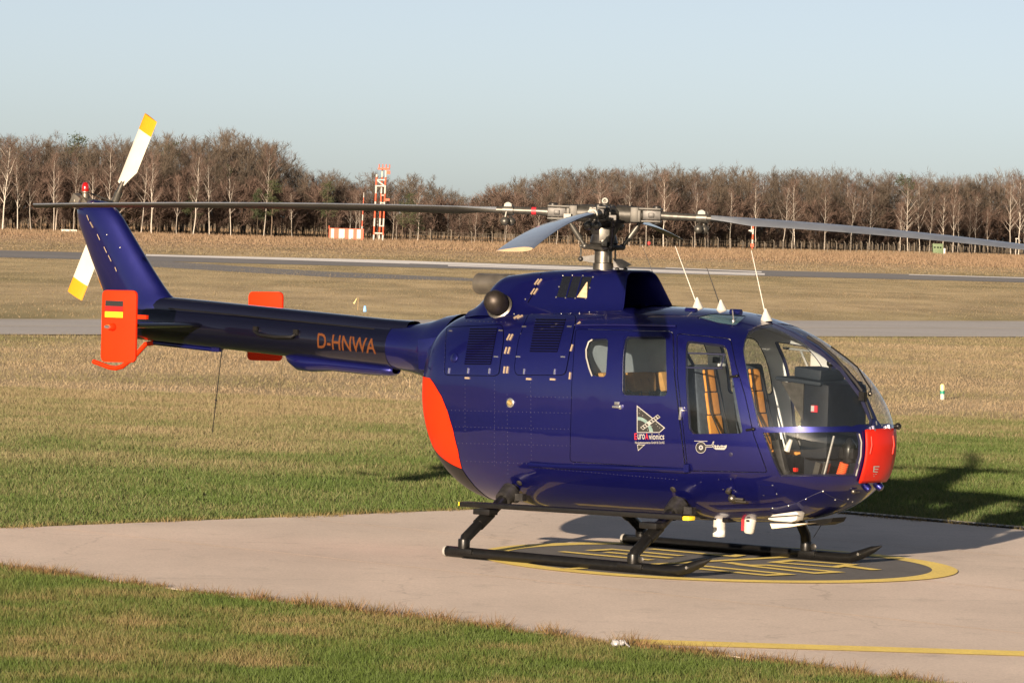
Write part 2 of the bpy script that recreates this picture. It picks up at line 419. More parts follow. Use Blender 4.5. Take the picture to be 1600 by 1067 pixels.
runway_mat = surf_mat('runway_asphalt', (.21, .205, .205), (.165, .162, .165), scale=(.05, .1, 1), fine=4)
disc_mat = surf_mat('helipad_disc_paint', (.135, .13, .128), (.10, .098, .098), scale=(2.5, 1.0, 1), fine=40)
yellow_mat = surf_mat('yellow_marking_paint', (.84, .66, .17), (.72, .56, .16), scale=(2.5, 1.2, 1), fine=45)
white_mat = surf_mat('white_marking_paint', (.88, .87, .85), (.70, .69, .68), scale=(.4, .4, 1), fine=12)

def sheet(name, poly, z, m, parent=None, thick=None):
    mb = MB()
    if thick:
        mb.prism([(p[0], p[1], z - thick) for p in poly], (0, 0, thick))
    else:
        mb.add([(p[0], p[1], z) for p in poly], [tuple(range(len(poly)))])
    o = mb.build(name, m, parent, smooth=0)
    if parent is None: tag(o, kind='structure')
    return o

# concrete pad: a rectangle standing at 45 degrees to the view, ragged towards the lawn
PA = Vector((-6.04, 35.28)); PB = Vector((1.92, 43.87))
eu = (PB - PA).normalized(); ev = Vector((eu.y, -eu.x))
near_edge = [(-6.04, 35.28), (-3.9, 33.17), (-1.89, 31.07), (-.65, 29.98), (.58, 28.77), (1.64, 27.83), (2.66, 26.7), (5.6, 23.6), (9.5, 19.4)]
far_c = PB + ev * 16.0
pad_poly = near_edge + [(far_c.x + .8, 19.0), (far_c.x, far_c.y), (PB.x, PB.y)]
PZ = 0.007
pad = sheet('helipad', pad_poly, PZ, concrete, thick=.16)
sheet('pad_soil_rim', [(p[0] - .16, p[1] - .16) for p in near_edge] + [(p[0] + .06, p[1] + .06) for p in near_edge][::-1], .003, surf_mat('bare_soil', (.075, .052, .032), (.045, .032, .02), scale=(6, 6, 1)), pad)
# expansion joints of the slab: shallow pale filler strips
for k, off in enumerate((2.9, 5.9, 8.8)):
    a = PA + eu * off - ev * 0.0; b_ = a + ev * 15.6
    n = eu * .012
    sheet('slab_joint', [(a.x - n.x + ev.x * .2, a.y - n.y + ev.y * .2), (b_.x - n.x, b_.y - n.y), (b_.x + n.x, b_.y + n.y), (a.x + n.x + ev.x * .2, a.y + n.y + ev.y * .2)], PZ + .003, surf_mat('joint_filler_%d' % k, (.78, .66, .56), (.70, .6, .5)), pad)
# touchdown disc, ring and figures
CC = Vector((1.769, 35.822))
def ringpts(r, n=96): return [(CC.x + r * math.cos(2 * math.pi * k / n), CC.y + r * math.sin(2 * math.pi * k / n)) for k in range(n)]
sheet('touchdown_disc', ringpts(1.81), PZ + .004, disc_mat, pad)
mb = MB(); o_ = ringpts(2.003); i_ = ringpts(1.79); n = len(o_)
mb.add([(p[0], p[1], PZ + .008) for p in o_] + [(p[0], p[1], PZ + .008) for p in i_], [(k, (k + 1) % n, n + (k + 1) % n, n + k) for k in range(n)])
mb.build('yellow_ring', yellow_mat, pad, smooth=0)
def stroke(name, pts, w, z, m, parent, closed=False, c=CC):
    P = [Vector((p[0] + c.x, p[1] + c.y)) for p in pts]; n = len(P); L_ = []; R_ = []
    for i in range(n):
        a = P[(i - 1) % n] if (closed or i > 0) else P[i]; b2 = P[(i + 1) % n] if (closed or i < n - 1) else P[i]
        d1 = (P[i] - a).normalized() if (P[i] - a).length > 1e-6 else (b2 - P[i]).normalized()
        d2 = (b2 - P[i]).normalized() if (b2 - P[i]).length > 1e-6 else d1
        t = (d1 + d2).normalized(); nn = Vector((-t.y, t.x)); k = 1.0 / max(.45, nn.dot(Vector((-d1.y, d1.x))))
        L_.append(P[i] + nn * w * .5 * k); R_.append(P[i] - nn * w * .5 * k)
    mb = MB(); V = [(p.x, p.y, z) for p in L_] + [(p.x, p.y, z) for p in R_]
    mb.add(V, [(i, (i + 1) % n, n + (i + 1) % n, n + i) for i in range(n if closed else n - 1)])
    return mb.build(name, m, parent, smooth=0)
for k, (pts, w, cl) in enumerate([
        ([(-1.30, -1.36), (1.22, 1.34)], .10, False),
        ([(.21, -.36), (.40, -.27), (.95, -.75), (.75, -.95)], .095, True), ([(.24, -.36), (.07, -.11)], .12, False),
        ([(.48, .05), (.65, .33), (1.13, .08), (.97, -.25)], .095, True), ([(1.08, -.12), (1.30, -.42)], .12, False),
        ([(-.40, -.72), (-.16, -.58), (.52, -1.17), (.33, -1.34)], .095, True),
        ([(-.52, 1.10), (.16, .55), (.24, .74)], .10, False),
        ([(-1.30, .47), (-.55, -.15)], .10, False),
        ([(-1.06, .66), (-.85, .90), (-.28, .42)], .10, False), ([(-.92, .55), (-.38, .12)], .10, False)]):
    stroke('pad_lettering', pts, w, PZ + .012 + .0004 * k, yellow_mat, pad, closed=cl)
stroke('yellow_line', [(.88, 28.68), (12, 28.84)], .34, PZ + .005, yellow_mat, pad, c=Vector((0, 0)))
# drainage channel along the far right edge
a = PB + ev * .05; b_ = PB + ev * 15.5
drain = empty('drain_channel', (a.x, a.y, 0)); tag(drain, 'dark slotted drain channel along the pad edge by the nose', 'drain')
ln = (b_ - a).length; rz = math.atan2(ev.y, ev.x); rot = Matrix.Rotation(rz, 3, 'Z')
def dpart(name, off, w, h, z, m):
    c_ = (a + b_) / 2 + eu * off - a
    mb = MB(); mb.box((c_.x, c_.y, z), (ln, w, h), rot); return mb.build(name, m, drain, smooth=0)
dpart('channel_bed', .08, .12, .03, .0, M['dark']); dpart('concrete_lip', .19, .09, .03, .006, concrete)
gmesh = None
for k in range(150):
    q = -a + a + ev * (.05 + k * .10) + eu * .08
    if gmesh is None:
        mb = MB(); mb.box((0, 0, 0), (.05, .11, .012), rot); g = mb.build('grate_bar', M['darkmetal'], drain, smooth=0); gmesh = g.data
    else:
        g = link_mesh('grate_bar', gmesh, None, drain)
    g.location = (q.x, q.y, .018)

# near taxiway, runway, white lines
def gq(name, pts, z, m, parent=None):
    return sheet(name, [(gnd(*p).x, gnd(*p).y) for p in pts], z, m, parent)
def ext(p, q, k):   # stretch the pair p->q beyond both ends
    p = Vector(p); q = Vector(q); d = q - p
    return p - d * k, q + d * k
tf = ext((-12.68, 106.3), (17.43, 146.5), 1.2); tn = ext((-11.15, 93.5), (14.58, 122.5), 1.4)
taxi = sheet('taxiway', [tn[0], tn[1], tf[1], tf[0]], .012, taxi_mat)
mid0 = tn[0].lerp(tf[0], .52); mid1 = tn[1].lerp(tf[1], .52); nn = (mid1 - mid0).normalized().orthogonal() * .25
sheet('taxi_line', [mid0 - nn, mid1 - nn, mid1 + nn, mid0 + nn], .017, surf_mat('worn_taxi_line', (.50, .47, .42), (.42, .40, .37)), taxi)
for q0, q1 in ((tn[0], tn[1]), (tf[0], tf[1])):
    nn = (q1 - q0).normalized().orthogonal() * .35; sgn = 1 if q0 is tn[0] else -1
    sheet('edge_strip', [q0 + nn * (sgn * 1 - 1), q1 + nn * (sgn * 1 - 1), q1 + nn * (sgn * 1 + 1), q0 + nn * (sgn * 1 + 1)], .016, surf_mat('pale_edge_%d' % sgn, (.46, .43, .39), (.38, .355, .33)), taxi)
rf0, rf1 = ext(gnd(0, 391.5).xy, gnd(1600, 433.5).xy, .7); rn0, rn1 = ext(gnd(0, 402.5).xy, gnd(1600, 441.5).xy, .7)
runway = sheet('runway', [rn0, rn1, rf1, rf0], .012, runway_mat)
gq('runway_edge_line', [(228, 400.4), (600, 411), (1195, 430.2), (1195, 427.6), (600, 406.6), (228, 398)], .018, white_mat, runway)
gq('runway_edge_line', [(700, 416.4), (1180, 431), (1180, 430), (700, 414.6)], .018, white_mat, runway)
gq('runway_edge_line', [(1040, 419.2), (1190, 426.2), (1190, 424.6), (1040, 418.2)], .018, white_mat, runway)
gq('runway_edge_line', [(1420, 430), (1650, 436.8), (1650, 435.6), (1420, 429)], .018, white_mat, runway)
gq('runway_edge_line', [(280, 401.5), (640, 412.8), (640, 411.6), (280, 400.6)], .0185, white_mat, runway)
branch = gq('access_road', [(228, 416.5), (360, 424.5), (520, 433.5), (760, 440), (760, 436), (540, 426), (440, 420.5), (228, 406.5)], .009, runway_mat)

# ------------------------------------------------------------------ grass blades (stuff)
rng = np.random.default_rng(7)
def vnoise(x, y, s, seed):
    r = np.random.default_rng(seed); T = r.random((64, 64))
    xs = x / s; ys = y / s; xi = np.floor(xs).astype(int); yi = np.floor(ys).astype(int); fx = xs - xi; fy = ys - yi
    fx = fx * fx * (3 - 2 * fx); fy = fy * fy * (3 - 2 * fy)
    g = lambda a, b: T[a % 64, b % 64]
    return (g(xi, yi) * (1 - fx) + g(xi + 1, yi) * fx) * (1 - fy) + (g(xi, yi + 1) * (1 - fx) + g(xi + 1, yi + 1) * fx) * fy
def grass_material(name):
    m = bpy.data.materials.new(name); m.use_nodes = True; nt = m.node_tree; b = nt.nodes['Principled BSDF']
    b.inputs['Roughness'].default_value = .65; b.inputs['Specular IOR Level'].default_value = .25
    at = nt.nodes.new('ShaderNodeVertexColor'); at.layer_name = 'blade_colour'
    nt.links.new(at.outputs[0], b.inputs['Base Color'])
    return m
grass_m = grass_material('grass_blades')
def pad_side(x, y):
    """signed distance to the outline of the pad (negative: on the pad)"""
    P = np.array([(p[0], p[1]) for p in pad_poly]); d = np.full(len(x), 1e9); inside = np.zeros(len(x), bool); n = len(P)
    for i in range(n):
        a, b2 = P[i], P[(i + 1) % n]; e = b2 - a; L2 = (e ** 2).sum()
        t = np.clip(((x - a[0]) * e[0] + (y - a[1]) * e[1]) / L2, 0, 1)
        d = np.minimum(d, np.hypot(x - a[0] - t * e[0], y - a[1] - t * e[1]))
        c = ((a[1] > y) != (b2[1] > y)) & (x < (b2[0] - a[0]) * (y - a[1]) / (b2[1] - a[1] + 1e-12) + a[0]); inside ^= c
    return np.where(inside, -d, d)
def make_grass(name, x, y, h, w, label, palette, lean=.5, edge=True):
    d = pad_side(x, y) if edge else np.full(len(x), 9.0)
    wob = (vnoise(x, y, .22, 3) - .5) * .30 + (vnoise(x, y, .9, 5) - .5) * .25
    keep = d > (wob * .8 - .03 if edge else -1); x, y, h, w, d = x[keep], y[keep], h[keep], w[keep], d[keep]; n = len(x)
    rimf = np.clip(1 - d / .22, 0, 1) if edge else np.zeros(n)
    h = h * (1 - .25 * rimf)
    az = rng.random(n) * 2 * np.pi; la = rng.random(n) * 2 * np.pi; ll = h * lean * (.3 + rng.random(n))
    bx, by = np.cos(az) * w / 2, np.sin(az) * w / 2
    V = np.zeros((n, 3, 3), np.float32)
    V[:, 0] = np.stack([x - bx, y - by, np.full(n, -.01)], 1); V[:, 1] = np.stack([x + bx, y + by, np.full(n, -.01)], 1)
    V[:, 2] = np.stack([x + np.cos(la) * ll, y + np.sin(la) * ll, h], 1)
    F = np.arange(n * 3).reshape(n, 3)
    me = np_mesh(name, V.reshape(-1, 3), F)
    mixv = np.clip(palette['bias'](x, y) + (rng.random(n) - .5) * palette.get('spread', .8), 0, 1)[:, None]
    dry, green = np.array(palette['dry']), np.array(palette['green'])
    c = green * (1 - mixv) + dry * mixv
    vr = palette.get('var', .7); c = c * (1 - vr / 2 + vr * rng.random(n))[:, None]
    c = c * (1 - rimf[:, None] * .55) + np.array((.17, .10, .05)) * rimf[:, None] * .55
    C = np.ones((n, 3, 4), np.float32); C[:, :, :3] = c[:, None, :]
    ca = me.color_attributes.new('blade_colour', 'FLOAT_COLOR', 'POINT'); ca.data.foreach_set('color', C.reshape(-1, 4).ravel())
    o = link_mesh(name, me, grass_m); tag(o, label, 'grass', kind='stuff'); return o
def scat(n, x0, x1, y0, y1):
    return rng.random(n) * (x1 - x0) + x0, rng.random(n) * (y1 - y0) + y0
def in_view(x, y, m=.6): return np.abs(x) < y * .1192 + m
GREEN = dict(green=(.050, .078, .014), dry=(.150, .112, .052))
# lawn in front of the pad
x, y = scat(720000, -6.2, 5.4, 24.5, 35.0); k = in_view(x, y, 1.6); x, y = x[k], y[k]
n = len(x); h = .018 + .034 * rng.random(n) ** 1.8; h *= .7 + .7 * vnoise(x, y, .3, 11)
make_grass('lawn_grass', x, y, h, .004 + .0045 * rng.random(n), 'short green lawn grass in front of the pad', dict(GREEN, var=.5, spread=.6, bias=lambda x, y: .12 + 1.2 * (vnoise(x, y, .5, 21) - .42) + .5 * (vnoise(x, y, .17, 23) - .5) + .35 * (vnoise(x, y, 2.0, 22) - .5)), lean=.8)
# taller tufts along the near pad edge
ex = []; 
for i in range(len(near_edge) - 3):
    a, b2 = np.array(near_edge[i]), np.array(near_edge[i + 1]); L2 = np.hypot(*(b2 - a))
    for c_ in range(int(L2 * 15)):
        q = a + (b2 - a) * rng.random() + rng.normal(0, .05, 2) + np.array((-.04, -.04)); nb = int(20 + 50 * rng.random()); ex.append(np.concatenate([q + rng.normal(0, .045, (nb, 2)), np.full((nb, 1), .05 + .085 * rng.random() ** 2)], 1))
ex = np.concatenate(ex)
make_grass('edge_tufts', ex[:, 0], ex[:, 1], ex[:, 2] * (.4 + .6 * rng.random(len(ex))), np.full(len(ex), .008), 'withered grass tufts overhanging the near pad edge', dict(green=(.07, .068, .022), dry=(.14, .082, .038), bias=lambda x, y: .75 + 0 * x), lean=.9, edge=False)
# meadow behind the pad: green strip, then dry
x, y = scat(960000, -10, 10, 34.5, 66); k = in_view(x, y, 1.8); x, y = x[k], y[k]; n = len(x)
h = (.022 + .042 * rng.random(n) ** 1.6) * (.7 + .7 * vnoise(x, y, .5, 31))
def meadow_bias(x, y):
    t = (y - 1.1 * x - 55 + 5 * (vnoise(x, y, 3.0, 41) - .5) + 3 * (vnoise(x, y, 1.0, 42) - .5)) / 5.0
    return -.04 + .78 / (1 + np.exp(-t)) + .45 * (vnoise(x, y, .9, 43) - .5)
make_grass('meadow_grass', x, y, h, .007 + .007 * rng.random(n), 'mown green and dry meadow grass behind the helicopter', dict(var=.5, spread=.6, green=(.048, .078, .016), dry=(.185, .142, .085), bias=meadow_bias), lean=.8)
x, y = scat(300000, -15, 15, 60, 122); k = in_view(x, y) & (np.abs(x) < 15); x, y = x[k], y[k]
ty = 93.5 + (x + 11.15) * (29.0 / 25.73); k = y < ty - .4; x, y = x[k], y[k]; n = len(x)
h = (.025 + .045 * rng.random(n) ** 1.6) * (.6 + .8 * vnoise(x, y, .9, 51))
make_grass('dry_meadow_grass', x, y, h, .010 + .010 * rng.random(n), 'straw coloured dry grass before the taxiway', dict(var=.55, spread=.6, green=(.074, .080, .028), dry=(.180, .138, .086), bias=lambda x, y: .75 + .9 * (vnoise(x, y, 2.6, 52) - .5) - .5 * (np.clip(y - (93.5 + (x + 11.15) * 1.127) + 9, 0, 9) / 9)), lean=.8, edge=False)
x, y = scat(160000, -40, 48, 106, 330); k = in_view(x, y, 1.5); x, y = x[k], y[k]
tfy = 106.3 + (x + 12.68) * (40.2 / 30.1); rny = rn0.y + (x - rn0.x) * (rn1.y - rn0.y) / (rn1.x - rn0.x); k = (y > tfy + 1) & (y < rny - 1.5); x, y = x[k], y[k]; n = len(x)
h = (.02 + .04 * rng.random(n) ** 1.5) * (.6 + .9 * vnoise(x, y, 4.0, 61))
make_grass('field_grass', x, y, h, .018 + .020 * rng.random(n), 'olive and tan field grass between taxiway and runway', dict(var=.35, spread=.35, green=(.095, .085, .042), dry=(.135, .102, .062), bias=lambda x, y: .6 + 1.0 * (vnoise(x, y, 9, 62) - .5)), lean=.9, edge=False)
x, y = scat(170000, -80, 120, 262, 760); k = in_view(x, y, 3); x, y = x[k], y[k]
rfy = rf0.y + (x - rf0.x) * (rf1.y - rf0.y) / (rf1.x - rf0.x); k = (y > rfy + 4); x, y = x[k], y[k]; n = len(x)
tall = np.clip((y - 380) / 80, 0, 1)
h = (.06 + .08 * rng.random(n)) * (1 + 2.2 * tall) * (.7 + .6 * vnoise(x, y, 12, 71))
make_grass('tall_dry_grass', x, y, h, .05 + .06 * rng.random(n), 'tall reddish dry grass on the far side of the runway', dict(var=.3, spread=.3, green=(.11, .088, .050), dry=(.150, .102, .064), bias=lambda x, y: np.clip((y - 330) / 120, .1, .85) + .7 * (vnoise(x, y, 16, 72) - .5)), lean=.5, edge=False)
# ------------------------------------------------------------------ helicopter
HX, HY, HA = .7454, 36.1766, .6456
heli = empty('helicopter', (HX, HY, PZ), -HA)
tag(heli, 'dark blue helicopter with orange tail plates parked on the concrete pad', 'helicopter')
_ca, _sa = math.cos(HA), math.sin(HA)
def to_local(v, point=True):
    x = v.x - (HX if point else 0); y = v.y - (HY if point else 0)
    return Vector((x * _ca - y * _sa, x * _sa + y * _ca, v.z))
def lray(px, py):
    o, d = ray_world(px, py); return to_local(o), to_local(d, False)
def aty(px, py, y):
    o, d = lray(px, py); return o + d * ((y - o.y) / d.y)
def atx(px, py, x):
    o, d = lray(px, py); return o + d * ((x - o.x) / d.x)

# ---- the pod as a smooth surface S(u, t): u runs nose-wards, t round the section (0 = starboard, 90 deg = roof)
XN, XR = 2.805, -1.64
XM, HL = (XN + XR) / 2, (XN - XR) / 2
def ux(x): return math.asin(max(-1, min(1, (x - XM) / HL)))
_k_w = [(-1.60, .26), (-1.5, .50), (-1.3, .635), (-1.0, .70), (-.5, .765), (0, .785), (.8, .79), (1.4, .785), (1.8, .765), (2.1, .725), (2.35, .665), (2.55, .565), (2.7, .405), (2.78, .215)]
_k_zt = [(-1.60, 1.66), (-1.5, 1.84), (-1.3, 1.975), (-1.1, 2.03), (-.9, 2.055), (-.5, 2.085), (0, 2.105), (.5, 2.118), (1.0, 2.12), (1.36, 2.105), (1.66, 2.04), (1.9, 1.975), (2.05, 1.912), (2.25, 1.806), (2.434, 1.695), (2.626, 1.490), (2.757, 1.246)]
_k_zb = [(-1.60, 1.20), (-1.5, .92), (-1.38, .66), (-1.2, .50), (-1.04, .43), (-.85, .39), (-.5, .372), (0, .37), (1, .375), (1.5, .382), (1.82, .395), (2.1, .43), (2.36, .505), (2.6, .65), (2.751, .82)]
_k_zc = [(-1.64, 1.42), (-1.3, 1.30), (-.8, 1.25), (0, 1.22), (1.5, 1.20), (2.2, 1.14), (2.6, 1.085), (2.805, 1.07)]
_U = np.linspace(-math.pi / 2 - .7, math.pi / 2 + .7, 1801)
def _tab(kn, odd, sig=.045):
    H = math.pi / 2
    if odd: kn = [(XR, 0.0)] + kn + [(XN, 0.0)]
    ku = np.array([ux(x) for x, _ in kn]); kv = np.array([v for _, v in kn])
    # monotone cubic through the knots
    h = np.diff(ku); dl = np.diff(kv) / h; m = np.zeros(len(kv))
    m[1:-1] = np.where(dl[:-1] * dl[1:] > 0, 2 * dl[:-1] * dl[1:] / (dl[:-1] + dl[1:] + 1e-12), 0)
    m[0], m[-1] = (dl[0], dl[-1]) if odd else (0, 0)
    uu = np.abs(_U + H) - H; uu = np.where(uu > H, 2 * H - uu, uu)
    i = np.clip(np.searchsorted(ku, uu) - 1, 0, len(h) - 1); t = (uu - ku[i]) / h[i]
    v = (2 * t ** 3 - 3 * t ** 2 + 1) * kv[i] + (t ** 3 - 2 * t ** 2 + t) * h[i] * m[i] + (-2 * t ** 3 + 3 * t ** 2) * kv[i + 1] + (t ** 3 - t ** 2) * h[i] * m[i + 1]
    if odd: v = np.where((_U < -H) | (_U > H), -v, v)
    du = _U[1] - _U[0]; nk = int(3 * sig / du); g = np.exp(-.5 * (np.arange(-nk, nk + 1) * du / sig) ** 2); g /= g.sum()
    return np.convolve(np.pad(v, nk, mode='edge'), g, mode='valid')
_zcf = lambda x: np.interp(x, [a for a, _ in _k_zc], [b for _, b in _k_zc])
T_w = _tab(_k_w, True)
T_ht = _tab([(x, z - float(_zcf(x))) for x, z in _k_zt], True)
T_hb = _tab([(x, float(_zcf(x)) - z) for x, z in _k_zb], True)
T_zc = _tab(_k_zc, False)
def S(u, t):
    u = np.asarray(u, float); t = np.asarray(t, float)
    w = np.interp(u, _U, T_w); ht = np.interp(u, _U, T_ht); hb = np.interp(u, _U, T_hb); zc = np.interp(u, _U, T_zc)
    c, s = np.cos(t), np.sin(t)
    x = XM + HL * np.sin(u)
    blend = np.clip((x - 1.2) / 1.5, 0, 1); rear = np.clip((-.7 - x) / .9, 0, 1)
    nt_ = 3.0 - .75 * blend - .4 * rear; nb_ = 2.55 - .4 * blend - .1 * rear
    k = .5 + .5 * np.tanh(s / .15); nn = nt_ * k + nb_ * (1 - k)
    rho = (np.abs(c) ** nn + np.abs(s) ** nn) ** (-1 / nn)
    return np.stack([x, -w * c * rho, zc + np.where(s > 0, ht, hb) * s * rho], -1)
def SN(u, t):
    e = 2e-3; u = np.asarray(u, float); t = np.asarray(t, float)
    ul, uh = np.maximum(u - e, -1.566), np.minimum(u + e, 1.566)
    du = S(uh, t) - S(ul, t); dt = S(u, t + e) - S(u, t - e)
    n = np.cross(du, dt); return n / (np.linalg.norm(n, axis=-1, keepdims=True) + 1e-12)
# hit-testing mesh that remembers (u, t)
_gu = np.linspace(-1.555, 1.560, 220); _gt = np.linspace(-math.pi / 2, 1.5 * math.pi, 241)
_GU, _GT = np.meshgrid(_gu, _gt, indexing='ij'); _GP = S(_GU, _GT)
_nv = len(_gt); _tri = []
for i in range(len(_gu) - 1):
    for j in range(_nv - 1):
        a = i * _nv + j; _tri += [(a, a + _nv, a + _nv + 1), (a, a + _nv + 1, a + 1)]
_GPf = _GP.reshape(-1, 3); _GUf = _GU.ravel(); _GTf = _GT.ravel()
POD = BVHTree.FromPolygons([tuple(p) for p in _GPf], _tri)
def hit(o, d):
    loc, nrm, idx, dist = POD.ray_cast(o, d)
    if loc is None: return None
    a, b, c = _tri[idx]; A, B, C = (Vector(_GPf[k]) for k in (a, b, c))
    from mathutils.geometry import barycentric_transform
    q = barycentric_transform(loc, A, B, C, Vector((_GUf[a], _GTf[a], 0)), Vector((_GUf[b], _GTf[b], 0)), Vector((_GUf[c], _GTf[c], 0)))
    return q.x, q.y
def uv_px(px, py):
    for k in range(40):
        o, d = lray(px, py); h = hit(o, d)
        if h is not None: return h
        px += (1050 - px) * .004; py += (650 - py) * .004
    raise ValueError('no hit %s' % ((px, py),))
def side_uv(x, z, sgn=-1):
    h = hit(Vector((x, sgn * 3, z)), Vector((0, -sgn, 0))); return h
def pod_pt(u, t, off=0.0):
    return Vector(S(u, t)) + Vector(SN(u, t)) * off
def px_pt(px, py, off=0.0):
    return pod_pt(*uv_px(px, py), off)

def chaikin(P, it=2):
    for _ in range(it):
        Q = []
        for i in range(len(P)):
            a, b = P[i], P[(i + 1) % len(P)]
            Q += [(a[0] * .75 + b[0] * .25, a[1] * .75 + b[1] * .25), (a[0] * .25 + b[0] * .75, a[1] * .25 + b[1] * .75)]
        P = Q
    return P
def rounded(P, r, seg=5):
    """polygon with its corners rounded by r (same units as P)"""
    out = []; n = len(P)
    for i in range(n):
        p, a, b = Vector(P[i]), Vector(P[i - 1]), Vector(P[(i + 1) % n])
        da, db = (a - p), (b - p); k = min(r, da.length * .45, db.length * .45)
        A, B = p + da.normalized() * k, p + db.normalized() * k
        for s in range(seg + 1):
            t = s / seg; out.append(tuple(A * (1 - t) ** 2 + p * 2 * t * (1 - t) + B * t ** 2))
    return out
def densify(P, step):
    out = []
    for i in range(len(P)):
        a, b = Vector(P[i]), Vector(P[(i + 1) % len(P)]); n = max(1, int((b - a).length / step))
        out += [tuple(a.lerp(b, k / n)) for k in range(n)]
    return out
def inset(P, d):
    n = len(P); out = []; area = sum(P[i][0] * P[(i + 1) % n][1] - P[(i + 1) % n][0] * P[i][1] for i in range(n)); sg = 1 if area > 0 else -1
    for i in range(n):
        t = (Vector(P[(i + 1) % n]) - Vector(P[i - 1])).normalized(); out.append((P[i][0] - t.y * d * sg, P[i][1] + t.x * d * sg))
    return out
KU, KV = 2.2, .8          # (u, t) -> metres, about
def to_uv(P): return [(u * KU, t * KV) for u, t in (uv_px(*p) for p in P)]
def mirror_uv(P): return [(u, (math.pi - v / KV) * KV) for u, v in P][::-1]

LOOPS = []   # (class name, polygon in scaled uv), later ones win
def region(name, pxpoly, r=6, ring=None, ringname=None, step=5, both=True):
    P = densify(rounded(pxpoly, r), step)
    outs = []
    if ring:
        outs.append((ringname, to_uv(P))); outs.append((name, to_uv(inset(P, ring))))
    else: outs.append((name, to_uv(P)))
    for nm, poly in outs:
        LOOPS.append((nm, poly))
        if both: LOOPS.append((nm + '|port', mirror_uv(poly)))
W_FD = [(1073, 532), (1135, 539), (1141, 562), (1162, 676), (1158, 680), (1082, 681), (1075, 672), (1070, 600), (1070, 545)]
W_SD = [(976, 526), (1042, 526), (1044, 622), (971, 620), (972, 560)]
W_QW = [(920, 530), (952, 529), (948, 592), (924, 590), (915, 560), (914, 545)]
W_LN = [(1189.5, 675.8), (1343, 674.6), (1347, 692), (1346, 714), (1338, 746), (1219, 747), (1209, 727)]
D_FD = [(1057, 522), (1142, 530), (1150, 570), (1165, 620), (1178, 680), (1200, 740), (1074, 737), (1066, 660), (1058, 590)]
D_SD = [(899, 515), (1052, 519), (1055, 590), (1063, 660), (1072, 734), (890, 723), (893, 600)]
P_RE = [(697, 512), (786, 508), (788, 530), (780, 586), (774, 589), (694, 588), (695, 560)]
P_FE = [(826, 490), (902, 493), (893, 540), (884, 588), (806, 588), (803, 575), (810, 530)]
region('sliding_door', D_SD, 7, 1.2, 'gap')
region('front_door', D_FD, 7, 1.2, 'gap')
region('engine_panel_rear', P_RE, 7, 1.1, 'gap')
region('engine_panel_front', P_FE, 9, 1.1, 'gap')
region('win_sliding', W_SD, 9, 1.6, 'seal')
region('win_quarter', W_QW, 8, 1.4, 'seal')
region('win_front', W_FD, 9, 1.6, 'seal')
region('win_nose', W_LN, 4, 1.4, 'seal')
# windshield half: left, top and bottom from the photo, inner edge along the centre post
_c = []
for x_, z_ in ((1.86, 1.995), (2.05, 1.912), (2.25, 1.806), (2.434, 1.70), (2.626, 1.497), (2.74, 1.285)):
    u_ = ux(x_); _c.append((u_ * KU, (math.pi / 2 - .030 / max(.1, float(np.interp(u_, _U, T_w)))) * KV))
_l = to_uv(densify([(1366, 666.5), (1186, 670.2), (1182, 659), (1167, 592), (1159.5, 550), (1162, 533), (1168, 520), (1180, 511.5), (1200, 507), (1218, 505.5)], 6)[:-1])
_l = [p for p in _l if p[1] < _c[-1][1] + .5]
_n = int(len(_l) - 1)
_open = to_uv([q for a, b in zip([(1362, 668.2), (1300, 669), (1240, 669.7), (1186, 670.2), (1182, 659), (1167, 592), (1159.5, 550), (1162, 533), (1168, 520), (1180, 511.5), (1200, 507)], [(1300, 669), (1240, 669.7), (1186, 670.2), (1182, 659), (1167, 592), (1159.5, 550), (1162, 533), (1168, 520), (1180, 511.5), (1200, 507), (1216, 505.5)]) for q in ((a[0], a[1]), ((a[0] + b[0]) / 2, (a[1] + b[1]) / 2))])
ws = _open + _c
def inset_uv(P, d): return inset(P, d)
LOOPS.append(('seal', ws)); LOOPS.append(('seal|port', mirror_uv(ws)))
wsi = inset_uv(ws, .010)
LOOPS.append(('windshield', wsi)); LOOPS.append(('windshield|port', mirror_uv(wsi)))
# roof window, starboard and port
region('win_roof', [(1086, 497), (1112, 490.5), (1168, 494), (1150, 511), (1122, 507)], 5, 1.2, 'seal')
# clamshell doors at the rear: orange above, shade painted black below (in uv: everything behind the seam)
seam = [uv_px(*p) for p in ((672, 592), (678, 600), (690, 620), (700, 645), (708, 672), (716, 705), (722, 733))]
low = [uv_px(*p) for p in ((722, 733), (735, 752), (752, 770))]
UE = -1.545
_or = [(u * KU, t * KV) for u, t in seam] + [(UE * KU, seam[-1][1] * KV)] + [(UE * KU, seam[0][1] * KV)]
LOOPS.append(('clamshell', densify(_or, .05))); LOOPS.append(('clamshell|port', mirror_uv(densify(_or, .05))))
_bk = [(u * KU, t * KV) for u, t in low] + [(low[-1][0] * KU, (-math.pi / 2 + .004) * KV), (UE * KU, (-math.pi / 2 + .004) * KV), (UE * KU, (low[0][1] - .006) * KV)]
_bk[0] = (_bk[0][0], _bk[0][1] - .006)
LOOPS.append(('clamlow', densify(_bk, .05))); LOOPS.append(('clamlow|port', mirror_uv(densify(_bk, .05))))

